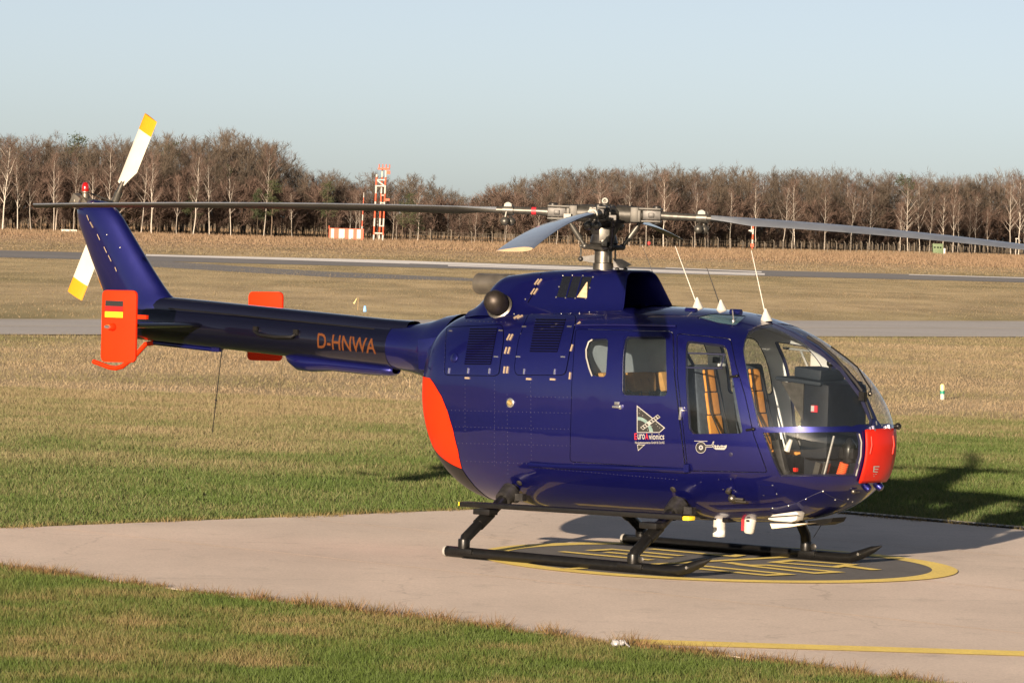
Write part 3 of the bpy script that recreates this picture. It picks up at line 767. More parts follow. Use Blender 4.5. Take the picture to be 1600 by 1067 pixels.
# constrained triangulation of the whole skin
pts = []; edges = []
UA, UB = -1.552 * KU, 1.558 * KU; VA, VB = -math.pi / 2 * KV, 1.5 * math.pi * KV
nu, nv = 190, 190
for i in range(nu + 1):
    for j in range(nv + 1): pts.append((UA + (UB - UA) * i / nu, VA + (VB - VA) * j / nv))
for nm, P in LOOPS:
    b = len(pts); n = len(P); pts += P; edges += [(b + i, b + (i + 1) % n) for i in range(n)]
res = delaunay_2d_cdt([Vector(p) for p in pts], edges, [], 0, 1e-6)
UVP = np.array([(p.x, p.y) for p in res[0]]); TR = np.array([f for f in res[2] if len(f) == 3])
def pip(P, Q):
    x, y = Q[:, 0], Q[:, 1]; ins = np.zeros(len(Q), bool); n = len(P)
    for i in range(n):
        (x1, y1), (x2, y2) = P[i], P[(i + 1) % n]
        if y1 == y2: continue
        ins ^= ((y1 > y) != (y2 > y)) & (x < (x2 - x1) * (y - y1) / (y2 - y1) + x1)
    return ins
cen = UVP[TR].mean(1); cls = np.full(len(TR), 'shell', dtype=object)
for nm, P in LOOPS: cls[pip(P, cen)] = nm
PV = S(UVP[:, 0] / KU, UVP[:, 1] / KV); PN = SN(UVP[:, 0] / KU, UVP[:, 1] / KV)
def skin(name, classes, material, parent, off=0.0, flip=False, extra=None):
    sel = np.isin(cls, classes)
    if extra is not None: sel &= extra
    T = TR[sel]; used = np.unique(T); rm = np.full(len(UVP), -1); rm[used] = np.arange(len(used))
    V = PV[used] + PN[used] * off; T2 = rm[T]; N2 = PN[used]
    a, b, c = V[T2[:, 0]], V[T2[:, 1]], V[T2[:, 2]]
    fn = np.cross(b - a, c - a); sg = (fn * N2[T2[:, 0]]).sum(1) < 0
    T2[sg] = T2[sg][:, ::-1]
    if flip: T2 = T2[:, ::-1]; N2 = -N2
    me = np_mesh(name, V, T2, smooth=True)
    me.normals_split_custom_set_from_vertices([tuple(n) for n in N2])
    return link_mesh(name, me, material, parent)
fus = skin('fuselage', ['shell'], M['blue'], heli)
cabin = (PV[TR].mean(1)[:, 0] > .30)
skin('cabin_lining', ['shell', 'front_door', 'front_door|port', 'sliding_door', 'sliding_door|port', 'gap', 'gap|port'], M['lining'], heli, off=-.03, flip=True, extra=cabin)
skin('panel_gap', ['gap', 'gap|port'], M['dark'], fus, off=-.006)
skin('window_seal', ['seal', 'seal|port'], M['blue'], fus, off=.002)
fdoor = skin('front_door', ['front_door'], M['blue'], heli, off=.001); fdoor_p = skin('front_door', ['front_door|port'], M['blue'], heli, off=.001)
sdoor = skin('sliding_door', ['sliding_door'], M['blue'], heli, off=.004); sdoor_p = skin('sliding_door', ['sliding_door|port'], M['blue'], heli, off=.004)
epr = skin('engine_panel', ['engine_panel_rear'], M['blue'], heli, off=.002); skin('engine_panel', ['engine_panel_rear|port'], M['blue'], heli, off=.002)
epf = skin('engine_panel', ['engine_panel_front'], M['blue'], heli, off=.003); skin('engine_panel', ['engine_panel_front|port'], M['blue'], heli, off=.003)
clam = skin('clamshell_door', ['clamshell', 'clamshell|port'], M['orange'], heli, off=.004); clam['label'] = 'orange painted rear clamshell door'
cl2 = skin('lower_rear_fairing', ['clamlow', 'clamlow|port'], M['black'], heli, off=.004); cl2['label'] = 'black fairing below the orange rear door'  # blue skin turned black here, its shade put into the paint
skin('door_window', ['win_front'], M['glass'], fdoor, off=-.004); skin('door_window', ['win_front|port'], M['glass'], fdoor_p, off=-.004)
skin('door_window', ['win_sliding'], M['tint'], sdoor, off=-.004); skin('door_window', ['win_sliding|port'], M['tint'], sdoor_p, off=-.004)
skin('quarter_window', ['win_quarter'], M['tint'], heli, off=-.004); skin('quarter_window', ['win_quarter|port'], M['tint'], heli, off=-.004)
skin('windshield', ['windshield'], M['glass'], heli, off=-.004); skin('windshield', ['windshield|port'], M['glass'], heli, off=-.004)
skin('nose_window', ['win_nose'], M['glass'], heli, off=-.004); skin('nose_window', ['win_nose|port'], M['glass'], heli, off=-.004)
skin('roof_window', ['win_roof'], M['rooftint'], heli, off=-.002); skin('roof_window', ['win_roof|port'], M['rooftint'], heli, off=-.002)
# reveals: short walls from the skin to the lining round each glazed opening
mb = MB()
for nm, P in LOOPS:
    if nm.split('|')[0] in ('win_front', 'win_sliding', 'win_quarter', 'windshield', 'win_nose'):
        u = np.array([p[0] / KU for p in P]); t = np.array([p[1] / KV for p in P]); A = S(u, t); N_ = SN(u, t); n = len(P)
        mb.grid([[tuple(A[i]), tuple(A[i] - N_[i] * .032)] for i in range(n)], close_u=True)
mb.build('window_reveal', M['seal'], fus, smooth=60)
mb = MB(); mb.tube([px_pt(x, y, .003) for x, y in ((925.5, 589), (921, 577), (916.5, 560), (916, 548), (920, 536), (926, 532))], .007, 6); mb.build('pale_window_edge', M['sealwhite'], fus)
mb = MB(); mb.tube([px_pt(x, y, .004) for x, y in ((1342, 679), (1345.5, 692), (1344.5, 714), (1337, 744))], .006, 6); mb.build('pale_window_edge', M['sealwhite'], fus)
# end caps of the skin
mb = MB()
for uu in (UA / KU, UB / KU):
    tt = np.linspace(-math.pi / 2, 1.5 * math.pi, 25)[:-1]; ring_ = S(np.full(24, uu), tt)
    mb.add([tuple(p) for p in ring_], [tuple(range(24))])
mb.build('skin_cap', M['blue'], fus)
# painted frame of the roof and window glare shield, rain rail over the sliding door
mb = MB(); mb.tube([px_pt(x, y, .012) for x, y in ((901, 511), (950, 510.5), (1000, 511), (1057, 512.5))], .010, seg=6); mb.build('rain_rail', M['blue'], fus)
mb = MB(); pth = [px_pt(x, y, .012) for x, y in ((828, 726), (870, 729), (920, 730.5), (980, 732), (1030, 734), (1075, 736))]
mb.tube(pth, .020, seg=8, squash=1.0); mb.build('door_rail', M['blue'], fus)
mb = MB(); mb.box(px_pt(1075, 732, .014), (.05, .03, .06)); mb.build('rail_stop', M['blue'], fus)

# ---- small fittings on the skin
def frame_at(px, py):
    u, t = uv_px(px, py); n = Vector(SN(u, t)); p = Vector(S(u, t))
    z = (Vector((0, 0, 1)) - n * n.z).normalized(); x = z.cross(n).normalized()   # x points aft..fwd along the skin
    return p, x, n, z
def fitting(px, py, sx, sz, depth, parent, name, material, roll=0.0, bevel=0.0):
    p, x, n, z = frame_at(px, py)
    rot = Matrix((x, n, z)).transposed() @ Matrix.Rotation(roll, 3, 'Y')
    mb = MB(); mb.box(p + n * depth * .45, (sx, depth, sz), rot); return mb.build(name, material, parent, smooth=30, bevel=bevel)
def zoom1(x, y): return 640 + x / 3.8095, 400 + y / 3.8095
for (x, y, roll, w) in [(590, 490, .12, 1), (607, 490, .12, 1), (574, 568, .05, 1), (593, 568, .05, 1), (566, 683, 0, 1), (584, 683, 0, 1), (966, 553, .05, 1), (956, 718, 0, 1), (1005, 410, .3, .8)]:
    fitting(*zoom1(x, y), .014, .058 * w, .010, fus, 'latch', M['latch'], roll)
for (x, y) in [(345, 731), (711, 737), (853, 739)]: fitting(*zoom1(x, y), .052, .016, .010, fus, 'latch', M['latch'])
for (x, y, s) in [(236, 688, 0), (350, 688, 0), (476, 690, 0), (683, 692, 0), (865, 694, 0)]: fitting(*zoom1(x, y), .010, .045, .010, fus, 'latch', M['chrome'])
for (x, y) in [(543, 450), (516, 605), (648, 605), (914, 606), (245, 452), (683, 427), (952, 427)]: fitting(*zoom1(x, y), .045, .010, .008, fus, 'latch', M['chrome'])
pl = fitting(*zoom1(1013, 697), .058, .062, .003, fus, 'data_plate', M['decal_white'])
# louvres: real slats over a flat sheet, painted black as the shade between them
def louvre(quad, n, parent, depth=.004):
    TLq, TRq, BRq, BLq = [Vector(zoom1(*q)) for q in quad]
    mb = MB(); G = []
    for j in range(7):
        row = []
        for i in range(7):
            a = TLq.lerp(TRq, i / 6); b = BLq.lerp(BRq, i / 6); q = a.lerp(b, j / 6); row.append(px_pt(q.x, q.y, .0045))
        G.append(row)
    mb.grid(G); rec = mb.build('louvre_recess', M['dark'], parent)
    for k in range(n):
        t0 = (k + .10) / n; t1 = (k + .66) / n; A = []; B = []
        for i in range(5):
            a = TLq.lerp(TRq, i / 4); b = BLq.lerp(BRq, i / 4)
            q0 = a.lerp(b, t0); q1 = a.lerp(b, t1)
            A.append((px_pt(q0.x, q0.y, .010), px_pt(q1.x, q1.y, .0125)))
        mb = MB(); th = Vector((0, -.003, 0))
        mb.grid([[a for a, b in A], [b for a, b in A]])
        mb.build('louvre_slat', M['blue'], parent, smooth=30)
louvre([(362, 432), (525, 432), (485, 652), (328, 650)], 15, epr)
louvre([(752, 376), (933, 378), (880, 578), (716, 576)], 13, epf)
# round drain hole with scoop on the rear panel, filler cap, door handles
p, x, n, z = frame_at(*zoom1(268, 612)); mb = MB(); mb.lathe([(.001, .006), (.034, .006)], p, n, 16); mb.build('vent_hole', M['dark'], epr)
mb = MB(); mb.lathe([(.036, .0), (.042, .008), (.036, .012)], p, n, 16); mb.build('vent_ring', M['blue'], epr)
p, x, n, z = frame_at(798, 630.5); mb = MB(); mb.lathe([(.040, 0), (.040, .010), (.032, .014)], p, n, 20); cap = mb.build('fuel_cap', M['chrome'], heli)
mb = MB(); mb.lathe([(.001, .0155), (.026, .0155)], p, n, 16); mb.box(p + n * .018, (.045, .008, .010), Matrix((x, n, z)).transposed() @ Matrix.Rotation(.5, 3, 'Y')); mb.build('cap_lever', mat('brass', (.55, .40, .16), .4, .6), cap)
p, x, n, z = frame_at(966, 637); rot = Matrix((x, n, z)).transposed()
mb = MB(); mb.box(p + n * .012 - x * .01, (.075, .022, .018), rot); mb.box(p + n * .010 + x * .03, (.022, .022, .035), rot); mb.box(p + n * .004 - x * .012 + z * .028, (.05, .006, .028), rot); mb.build('door_handle', M['chrome'], sdoor, bevel=.004)
p, x, n, z = frame_at(1065, 648); rot = Matrix((x, n, z)).transposed()
mb = MB(); mb.box(p + n * .014, (.020, .024, .095), rot @ Matrix.Rotation(.08, 3, 'Y')); mb.box(p + n * .010 + z * .045, (.032, .022, .022), rot); mb.box(p + n * .008 + x * .025 + z * .03, (.03, .012, .010), rot); mb.build('door_handle', M['chrome'], fdoor, bevel=.004)
for q in ((1147, 590), (1173, 672)):       # hinges of the front door
    p, x, n, z = frame_at(*q); mb = MB(); mb.tube([p + n * .014 - x * .035 - z * .008, p + n * .016 + x * .028 + z * .004], .009, 8); mb.ball(p + n * .016 + x * .03 + z * .004, .014); mb.build('door_hinge', M['black'], fdoor)
# rivet rows
riv = MB()
def rivets(a, b, n_):
    for k in range(n_):
        x = a[0] + (b[0] - a[0]) * k / max(1, n_ - 1); y = a[1] + (b[1] - a[1]) * k / max(1, n_ - 1)
        try: p, xx, n, z = frame_at(*zoom1(x, y))
        except ValueError: continue
        riv.lathe([(.0038, 0), (.0025, .0018)], p, n, 5)
for a, b, n_ in [((225, 922), (1190, 945), 42), ((250, 1020), (1200, 1040), 42), ((330, 770), (330, 1040), 12), ((505, 750), (505, 1250), 22), ((720, 760), (725, 1240), 20), ((975, 780), (975, 1240), 20), ((1053, 860), (1065, 1240), 16), ((580, 830), (585, 1300), 20), ((700, 842), (1200, 850), 22),
                 ((290, 1118), (1205, 1140), 38), ((340, 1225), (720, 1240), 16), ((730, 1262), (1590, 1335), 40), ((340, 392), (570, 400), 10), ((215, 470), (205, 690), 9)]:
    rivets(a, b, n_)
riv.build('rivet_rows', M['rivet'], fus)
tag(fus.children[-1], kind='stuff')

# ---- flat decals on the starboard skin: drawn in photo pixels on the door, laid 2 mm proud
def decal(polys, name, material, parent, off=.0022, conv=lambda q: q):
    mb = MB(); off += .005 if parent is sdoor else .0015
    for P in polys:
        V, F = refine2d([conv(q) for q in P], [tuple(range(len(P)))], 5.0)
        mb.add([px_pt(*q, off) for q in V], F)
    o = mb.build(name, material, parent, smooth=0)
    return o
def zl(q): return 970 + q[0] / 8.889, 630 + q[1] / 8.889
logo = decal([[(228, 38), (622, 352), (545, 420), (230, 420)], [(232, 582), (345, 582), (246, 672)]], 'sticker_border', M['decal_white'], sdoor, .0020, zl)
decal([[(240, 62), (604, 352), (541, 410), (240, 410)], [(241, 590), (326, 590), (251, 655)]], 'sticker_field', M['decal_black'], sdoor, .0032, zl)
arc = [(242, 198), (300, 208), (360, 240), (410, 300), (445, 360), (458, 408)]; arc2 = [(405, 408), (395, 360), (365, 305), (325, 268), (285, 250), (242, 245)]
decal([[arc[i], arc[i + 1], arc2[len(arc2) - 2 - i], arc2[len(arc2) - 1 - i]] for i in range(5)], 'sticker_planet', M['decal_earth'], sdoor, .0040, zl)
sat = []
a0 = Vector((280, 345)); a1 = Vector((520, 168)); w0 = Vector((38, 36))
decal([[tuple(a0), tuple(a1), tuple(a1 + w0), tuple(a0 + w0)]], 'sticker_satellite', M['decal_white'], sdoor, .0048, zl)
cells = []
for k in range(8):
    if k in (3,): continue
    t0 = (k + .18) / 8; t1 = (k + .85) / 8; i0 = w0 * .15; i1 = w0 * .85
    p0 = a0.lerp(a1, t0); p1 = a0.lerp(a1, t1); cells.append([tuple(p0 + i0), tuple(p1 + i0), tuple(p1 + i1), tuple(p0 + i1)])
decal(cells, 'sticker_satellite_cell', M['decal_black'], sdoor, .0056, zl)
decal([[(x - 4, y - 4), (x + 4, y - 4), (x + 4, y + 4), (x - 4, y + 4)] for x, y in ((265, 150), (312, 182), (275, 110), (500, 296), (547, 350), (440, 325), (380, 380), (330, 225), (520, 330))], 'sticker_stars', M['decal_white'], sdoor, .0042, zl)
def text_mesh(body, size=1.0, sx=1.0, bold=0.0):
    cu = bpy.data.curves.new('lettering', 'FONT'); cu.body = body; cu.size = size; cu.resolution_u = 3; cu.offset = bold
    ob = bpy.data.objects.new('lettering', cu); COL.objects.link(ob)
    bpy.context.view_layer.update()
    me = bpy.data.meshes.new_from_object(ob.evaluated_get(bpy.context.evaluated_depsgraph_get()))
    V = [(v.co.x * sx, v.co.y) for v in me.vertices]; F = [tuple(p.vertices) for p in me.polygons]
    bpy.data.objects.remove(ob); bpy.data.curves.remove(cu); bpy.data.meshes.remove(me)
    return V, F
def lettering(body, box, name, material, parent, off=.0025, bold=0.0, conv=zl):
    """text fitted to the pixel box (x0, ybase, x1, ytop)"""
    off += .005 if parent is sdoor else .0015
    V, F = text_mesh(body, 1.0, 1.0, bold); x0 = min(v[0] for v in V); x1 = max(v[0] for v in V); y0 = 0.0; y1 = max(v[1] for v in V)
    bx0, by, bx1, bt = box
    V, F = refine2d([conv((bx0 + (v[0] - x0) / (x1 - x0) * (bx1 - bx0), by + (v[1] - y0) / (y1 - y0) * (bt - by))) for v in V], F, 5.0)
    mb = MB(); mb.add([px_pt(*v, off) for v in V], F)
    return mb.build(name, material, parent, smooth=0)
lettering('E', (196, 512, 232, 425), 'lettering', M['decal_red'], sdoor, bold=.02)
lettering('uro', (240, 508, 340, 436), 'lettering', M['decal_white'], sdoor, bold=.012)
lettering('A', (345, 512, 390, 425), 'lettering', M['decal_red'], sdoor, bold=.02)
lettering('vionics', (396, 512, 610, 432), 'lettering', M['decal_white'], sdoor, bold=.012)
lettering('Navigationssysteme GmbH & Co.KG', (205, 570, 612, 538), 'lettering', M['decal_white'], sdoor, bold=.01)
# second sticker under the front door window: target, bar and an unreadable pale script
def ringpoly(c, r0, r1, n=24): return [[(c[0] + r * math.cos(2 * math.pi * k / n) * 1.0, c[1] + r * 1.1 * math.sin(2 * math.pi * k / n)) for r, k in ((r0, i), (r1, i), (r1, i + 1), (r0, i + 1))] for i in range(n)]
decal(ringpoly((1115, 625), 64, 73), 'sticker_ring', M['decal_white'], fdoor, .0020, zl); decal(ringpoly((1115, 625), 36, 66), 'sticker_ring', M['decal_black'], fdoor, .0028, zl)
decal(ringpoly((1115, 625), 12, 30), 'sticker_ring', M['decal_white'], fdoor, .0020, zl)
decal([[(1160, 590), (1262, 590), (1283, 540), (1300, 540), (1280, 622), (1160, 622)]], 'sticker_bar', M['decal_white'], fdoor, .0018, zl)
decal([[(1166, 598), (1266, 598), (1288, 552), (1292, 552), (1272, 613), (1166, 613)]], 'sticker_bar', M['decal_black'], fdoor, .0028, zl)
decal([[(1288, 612), (1310, 586), (1330, 604), (1352, 590), (1375, 606), (1400, 592), (1430, 600), (1476, 590), (1468, 628), (1440, 656), (1320, 652), (1290, 630)]], 'sticker_script', M['decal_white'], fdoor, .0020, zl)
decal([[(1296 + 26 * k, 612), (1306 + 26 * k, 604), (1314 + 26 * k, 626), (1304 + 26 * k, 632)] for k in range(6)], 'sticker_script', M['decal_black'], fdoor, .0028, zl)
decal([[(1022, 530), (1205, 534), (1205, 541), (1022, 537)]], 'sticker_script', M['decal_white'], fdoor, .0018, zl)
p, x, n, z = frame_at(1142, 711); mb = MB(); mb.lathe([(.018, 0), (.018, .004), (.010, .006)], p, n, 14); mb.build('drain_plug', M['seal'], fdoor)

# ---- red cover over the nose centre
def px_patch(TLq, TRq, BRq, BLq, off, nu=10, nv=16, bul=0.0):
    G = []
    for j in range(nv + 1):
        row = []
        for i in range(nu + 1):
            a = Vector(TLq).lerp(Vector(TRq), i / nu); b = Vector(BLq).lerp(Vector(BRq), i / nu); q = a.lerp(b, j / nv)
            q.x += bul * math.sin(math.pi * j / nv)
            row.append(px_pt(q.x, q.y, off))
        G.append(row)
    return G
mb = MB(); mb.grid(px_patch((1350, 673.5), (1396, 671), (1384.5, 751.5), (1340, 754), .016, bul=5))
cover = mb.build('nose_cover', M['red'], heli, smooth=50); cover['label'] = 'red cover over the centre of the nose'
sm = cover.modifiers.new('thickness', 'SOLIDIFY'); sm.thickness = .014; sm.offset = 0
for qa, qb in (((1358, 684), (1356, 710)), ((1391, 683), (1390, 710))):
    mb = MB(); mb.tube([px_pt(qa[0], qa[1], .024), px_pt((qa[0] + qb[0]) / 2 + 1.5, (qa[1] + qb[1]) / 2, .026), px_pt(qb[0], qb[1], .024)], .008, 8); mb.build('cover_rib', M['red'], cover)
for q in ((1363, 671.5), (1387, 670)):
    p, x, n, z = frame_at(*q); mb = MB(); mb.box(p + n * .014, (.016, .018, .045), Matrix((x, n, z)).transposed()); mb.build('cover_clip', M['chrome'], cover)
def zc_(q): return 1180 + q[0] / 6.667, 660 + q[1] / 6.667
decal([[(1205, 452), (1265, 452), (1265, 462), (1205, 462)], [(1205, 462), (1217, 462), (1212, 512), (1200, 512)], [(1212, 476), (1255, 478), (1254, 488), (1211, 486)], [(1203, 502), (1250, 505), (1249, 515), (1202, 512)]], 'lettering', M['decal_white'], cover, .026, zc_)
decal([[(1206, 530), (1212, 530), (1212, 537), (1206, 537)], [(1222, 528), (1240, 529), (1240, 534), (1222, 533)], [(1207, 548), (1214, 548), (1214, 556), (1207, 556)]], 'lettering', M['decal_white'], cover, .026, zc_)
# nose bottom: twin blue lamp housings, pitot and small fittings
for q in ((1353, 761), (1371, 759)):
    p, x, n, z = frame_at(*q); mb = MB(); mb.lathe([(.03, -.01), (.034, .02), (.028, .045), (.006, .055)], p, n, 14); mb.build('lamp_housing', M['blue'], fus)
pq = [aty(1396, 668, .26), aty(1403, 667, .28), aty(1406, 671, .28)]
mb = MB(); mb.tube(pq, [.016, .022, .014], 8); mb.ball(pq[1], .028); mb.build('pitot_probe', M['black'], fus)
for q in ((1331, 768), (1332, 785), (1325, 781), (1305, 782), (1286, 769), (1259, 781), (1232, 791), (1207, 795), (1188, 761), (1207, 760), (1193, 774), (1213, 773), (1124, 750), (1142, 750), (1130, 765), (1147, 766)):
    try: p, x, n, z = frame_at(*q)
    except ValueError: continue
    mb = MB(); mb.lathe([(.009, 0), (.006, .005)], p, n, 8); mb.build('belly_stud', M['chrome'], fus)
mb = MB(); p, x, n, z = frame_at(1332, 767); mb.ball(p + n * .015, .02); mb.tube([p + n * .02, p + n * .02 + x * .06], .008, 6); mb.build('tow_fitting', M['steel'], fus)
bs = [px_pt(*q, .004) for q in ((1120, 795), (1180, 794), (1215, 793), (1245, 786), (1270, 774), (1284, 768), (1300, 777), (1318, 783))]
mb = MB(); mb.tube(bs, .003, 5); mb.build('belly_seam', M['seal'], fus)
for q in ((1136, 757), (1200, 767)):
    fitting(q[0], q[1], .13, .10, .004, fus, 'doubler_plate', M['blue'])
# ---- engine and gearbox cowling on the roof
def cowl_section(x, n=41):
    wb = float(np.interp(x, [-1.14, -.95, -.5, 0, .45], [.34, .40, .43, .42, .37])); wt = float(np.interp(x, [-1.14, -.95, -.5, 0, .45], [.16, .22, .235, .225, .205]))
    zt = float(np.interp(x, [-1.14, -1.06, -.96, -.88, -.5, 0, .25, .45], [2.04, 2.165, 2.285, 2.325, 2.375, 2.408, 2.415, 2.412])); zb = float(np.interp(x, [-1.2, -1.0, .5], [1.95, 1.98, 2.04]))
    # rounded trapezium with a flared foot
    P = [(-wb - .06, zb), (-wb, zb + .06), (-wt, zt), (wt, zt), (wb, zb + .06), (wb + .06, zb)]
    Q = [P[0]]
    for k in range(1, 5):
        p, a, b = Vector(P[k]), Vector(P[k - 1]), Vector(P[k + 1]); r = min(.095 if k in (2, 3) else .05, (a - p).length * .48, (b - p).length * .48); A = p + (a - p).normalized() * r; B = p + (b - p).normalized() * r
        for s in range(7): t = s / 6; Q.append(tuple(A * (1 - t) ** 2 + p * 2 * t * (1 - t) + B * t * t))
    Q.append(P[-1]); L = [0.0]
    for k in range(1, len(Q)): L.append(L[-1] + math.hypot(Q[k][0] - Q[k - 1][0], Q[k][1] - Q[k - 1][1]))
    tt = [L[-1] * k / (n - 1) for k in range(n)]
    return [(x, float(np.interp(t, L, [q[0] for q in Q])), float(np.interp(t, L, [q[1] for q in Q]))) for t in tt]
mb = MB(); xs_ = [-1.15, -1.12, -1.07, -1.02, -.97, -.92, -.87, -.8, -.7, -.6, -.4, -.2, 0, .15, .27, .35, .39]
G = [cowl_section(x) for x in xs_]
# the front edge leans forward towards the base
G = [[(p[0] + (.11 * (2.41 - p[2]) / .4 if i >= len(G) - 5 else 0) * [0, .25, .5, .8, 1][max(0, i - len(G) + 5)], p[1], p[2]) for p in row] for i, row in enumerate(G)]
mb.grid(G); mb.add(G[0], [tuple(range(41))])
cowl = mb.build('engine_cowling', M['blue'], heli, smooth=60)
lip = G[-1]
mb = MB(); inner = [[(p[0] - d_, p[1] * k_, 2.06 + (p[2] - 2.06) * k_) for p in lip] for d_, k_ in ((0.0, .995), (-.012, .97), (.0, .93), (.12, .88), (.45, .80))]
mb.grid(inner); mb.build('intake_duct', M['blue'], cowl, smooth=60)
mb = MB(); mb.add(inner[-1], [tuple(range(41))]); mb.build('intake_screen', M['dark'], cowl)
mb = MB(); mb.add([(.20, -.36, 2.085), (.62, -.36, 2.125), (.62, .36, 2.125), (.20, .36, 2.085)], [(0, 1, 2, 3)]); mb.grid([[(.52 + .1 * math.cos(a), .40 * math.sin(a) * 0 - .3 + .6 * k, 2.10 + .02 * math.sin(a)) for a in (0, .8, 1.57)] for k in (0, 1)]); mb.build('intake_floor', M['blue'], cowl)
COWL = BVHTree.FromPolygons([Vector(v.co) for v in cowl.data.vertices], [tuple(p.vertices) for p in cowl.data.polygons])
def cowl_hit(px, py, off=.003):
    o, d = lray(px, py); l, n, i, dd = COWL.ray_cast(o, d)
    if l is None: return None
    if n.dot(d) > 0: n = -n
    return l + n * off, n
def cowl_patch(quad, name, material, off, parent, nu=6, nv=6):
    G = []; ok = True
    for j in range(nv + 1):
        row = []
        for i in range(nu + 1):
            a = Vector(quad[0]).lerp(Vector(quad[1]), i / nu); b = Vector(quad[3]).lerp(Vector(quad[2]), i / nu); q = a.lerp(b, j / nv); h = cowl_hit(q.x, q.y, off)
            if h is None: return None
            row.append(h[0])
        G.append(row)
    mb = MB(); mb.grid(G); return mb.build(name, material, parent, smooth=60)
def z5_(x, y): return 720 + x / 3.8095, 280 + y / 3.8095
wq = [z5_(608, 584), z5_(782, 588), z5_(748, 716), z5_(570, 708)]
cowl_patch(wq, 'cowl_window', mat('dark_cowl_window', (.006, .007, .010), .15, coat=.3), .003, cowl)
for k in (1, 2):
    a = Vector(wq[0]).lerp(Vector(wq[1]), k / 3); b = Vector(wq[3]).lerp(Vector(wq[2]), k / 3)
    mb = MB(); mb.tube([cowl_hit(*a.lerp(b, t), .007)[0] for t in (0, .33, .66, 1)], .006, 6); mb.build('window_bar', M['blue'], cowl)
tri = [z5_(752, 620), z5_(756, 622), z5_(752, 714), z5_(692, 710)]
cowl_patch(tri, 'folded_cloth', mat('beige_cloth', (.45, .33, .20), .8, noise=(30, .4)), .007, cowl)
for x, y in ((608, 580), (665, 578), (727, 580), (787, 588), (768, 652), (743, 716), (682, 714), (624, 712), (568, 708), (585, 646), (385, 720), (318, 808)):
    h = cowl_hit(*z5_(x, y))
    if h: mb = MB(); mb.lathe([(.008, 0), (.005, .005)], h[0], h[1], 8); mb.build('cowl_stud', M['chrome'], cowl)
for x, y, r_ in ((453, 618, .3), (470, 618, .3), (430, 675, .25), (447, 675, .25), (370, 781, .6), (395, 781, .6), (332, 826, .5), (352, 826, .5)):
    q = z5_(x, y); h = cowl_hit(*q)
    if h is None or y > 770:
        fitting(q[0], q[1], .014, .055, .010, cowl, 'latch', M['latch'], r_); continue
    n = h[1]; z = (Vector((0, 0, 1)) - n * n.z).normalized(); x_ = z.cross(n); mb = MB(); mb.box(h[0], (.014, .012, .06), Matrix((x_, n, z)).transposed() @ Matrix.Rotation(r_, 3, 'Y')); mb.build('latch', M['latch'], cowl)
ps = [cowl_hit(*z5_(478, 565 + 4)), cowl_hit(*z5_(450, 640)), cowl_hit(*z5_(425, 700)), cowl_hit(*z5_(400, 740))]
mb = MB(); mb.tube([h[0] for h in ps if h], .004, 5); mb.build('cowl_seam', M['dark'], cowl)

# exhaust stacks
def exhaust(sgn):
    e = empty('exhaust_stack'); e.parent = heli
    if sgn < 0:
        b = aty(781, 481, -.44); c = aty(773.5, 472.5, -.52); ax = (c - b + Vector((0, -.05, .03))).normalized()
        mb = MB(); mb.lathe([(.095, -.02), (.112, .0), (.115, .012), (.098, .02), (.09, .0)], b, Vector((.15, -.85, .45)).normalized(), 24); mb.build('exhaust_flange', M['steel'], e)
        mb = MB(); mb.tube([b - ax * .04, b, b.lerp(c, .5), c, c + ax * .045, c + ax * .08, c + ax * .098], [.080, .086, .097, .100, .088, .058, .012], 26); mb.build('exhaust_pipe', M['exhaust'], e, smooth=70)
    else:
        a = aty(770, 440, .30); b = aty(757, 444, .34); d = (b - a).normalized(); L = .30
        d = Vector((-.90, .10, -.02)).normalized(); b = aty(749, 444.5, .30) - d * L
        mb = MB(); mb.lathe([(.088, -.1), (.088, L * .6), (.092, L), (.084, L), (.080, L * .5), (.078, .02)], b, d, 26); mb.build('exhaust_pipe', M['exhaust_steel'], e)
        mb = MB(); mb.lathe([(.001, L * .55), (.079, L * .55)], b, d, 20); mb.build('pipe_throat', M['dark'], e)
exhaust(-1); exhaust(1)

# ---- tail boom
def loft(secs, n=28, e=2.0):
    G = []
    for (x, zc, ry, rz) in secs:
        row = []
        for k in range(n):
            a = 2 * math.pi * k / n; c, s = math.cos(a), math.sin(a); rho = (abs(c) ** e + abs(s) ** e) ** (-1 / e)
            row.append((x, ry * c * rho, zc + rz * s * rho))
        G.append(row)
    return G
mb = MB(); mb.grid(loft([(-1.45, 1.62, .36, .36), (-1.6, 1.63, .33, .325), (-1.73, 1.643, .28, .27), (-1.86, 1.652, .24, .232), (-2.00, 1.658, .212, .208), (-2.165, 1.662, .198, .195)], 40), close_v=True)
cone = mb.build('boom_cone', M['blue'], heli, smooth=60)
mb = MB(); secs = []
for k in range(25):
    x = -2.168 - k / 24 * 3.132; t = (-2.31 - x) / 2.99; secs.append((x, 1.665 + (.112) * t, .190 - .022 * t, .187 - .016 * t))
secs += [(-5.40, 1.778, .155, .155), (-5.47, 1.78, .11, .12), (-5.50, 1.782, .03, .03)]
mb.grid(loft(secs, 40), close_v=True); mb.lathe([(.1905, 0), (.200, .002), (.200, .012), (.1905, .014)], (-2.176, 0, 1.661), (1, 0, 0), 40)
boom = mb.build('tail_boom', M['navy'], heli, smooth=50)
mb = MB(); G = []
for k in range(20):
    t = k / 19; x = -2.0 - t * 2.95; zt_ = np.interp(x, [-4.95, -4.6, -2.3, -2.0], [2.005, 1.995, 1.902, 1.895]); zb_ = 1.665 + .112 * max(0, min(1, (-2.31 - x) / 2.99)) + .10; row = []
    for j in range(11):
        a = math.pi * j / 10; row.append((x, -.115 * math.copysign(abs(math.cos(a)) ** .6, math.cos(a)), zb_ + (zt_ - zb_) * math.sin(a) ** .7))
    G.append(row)
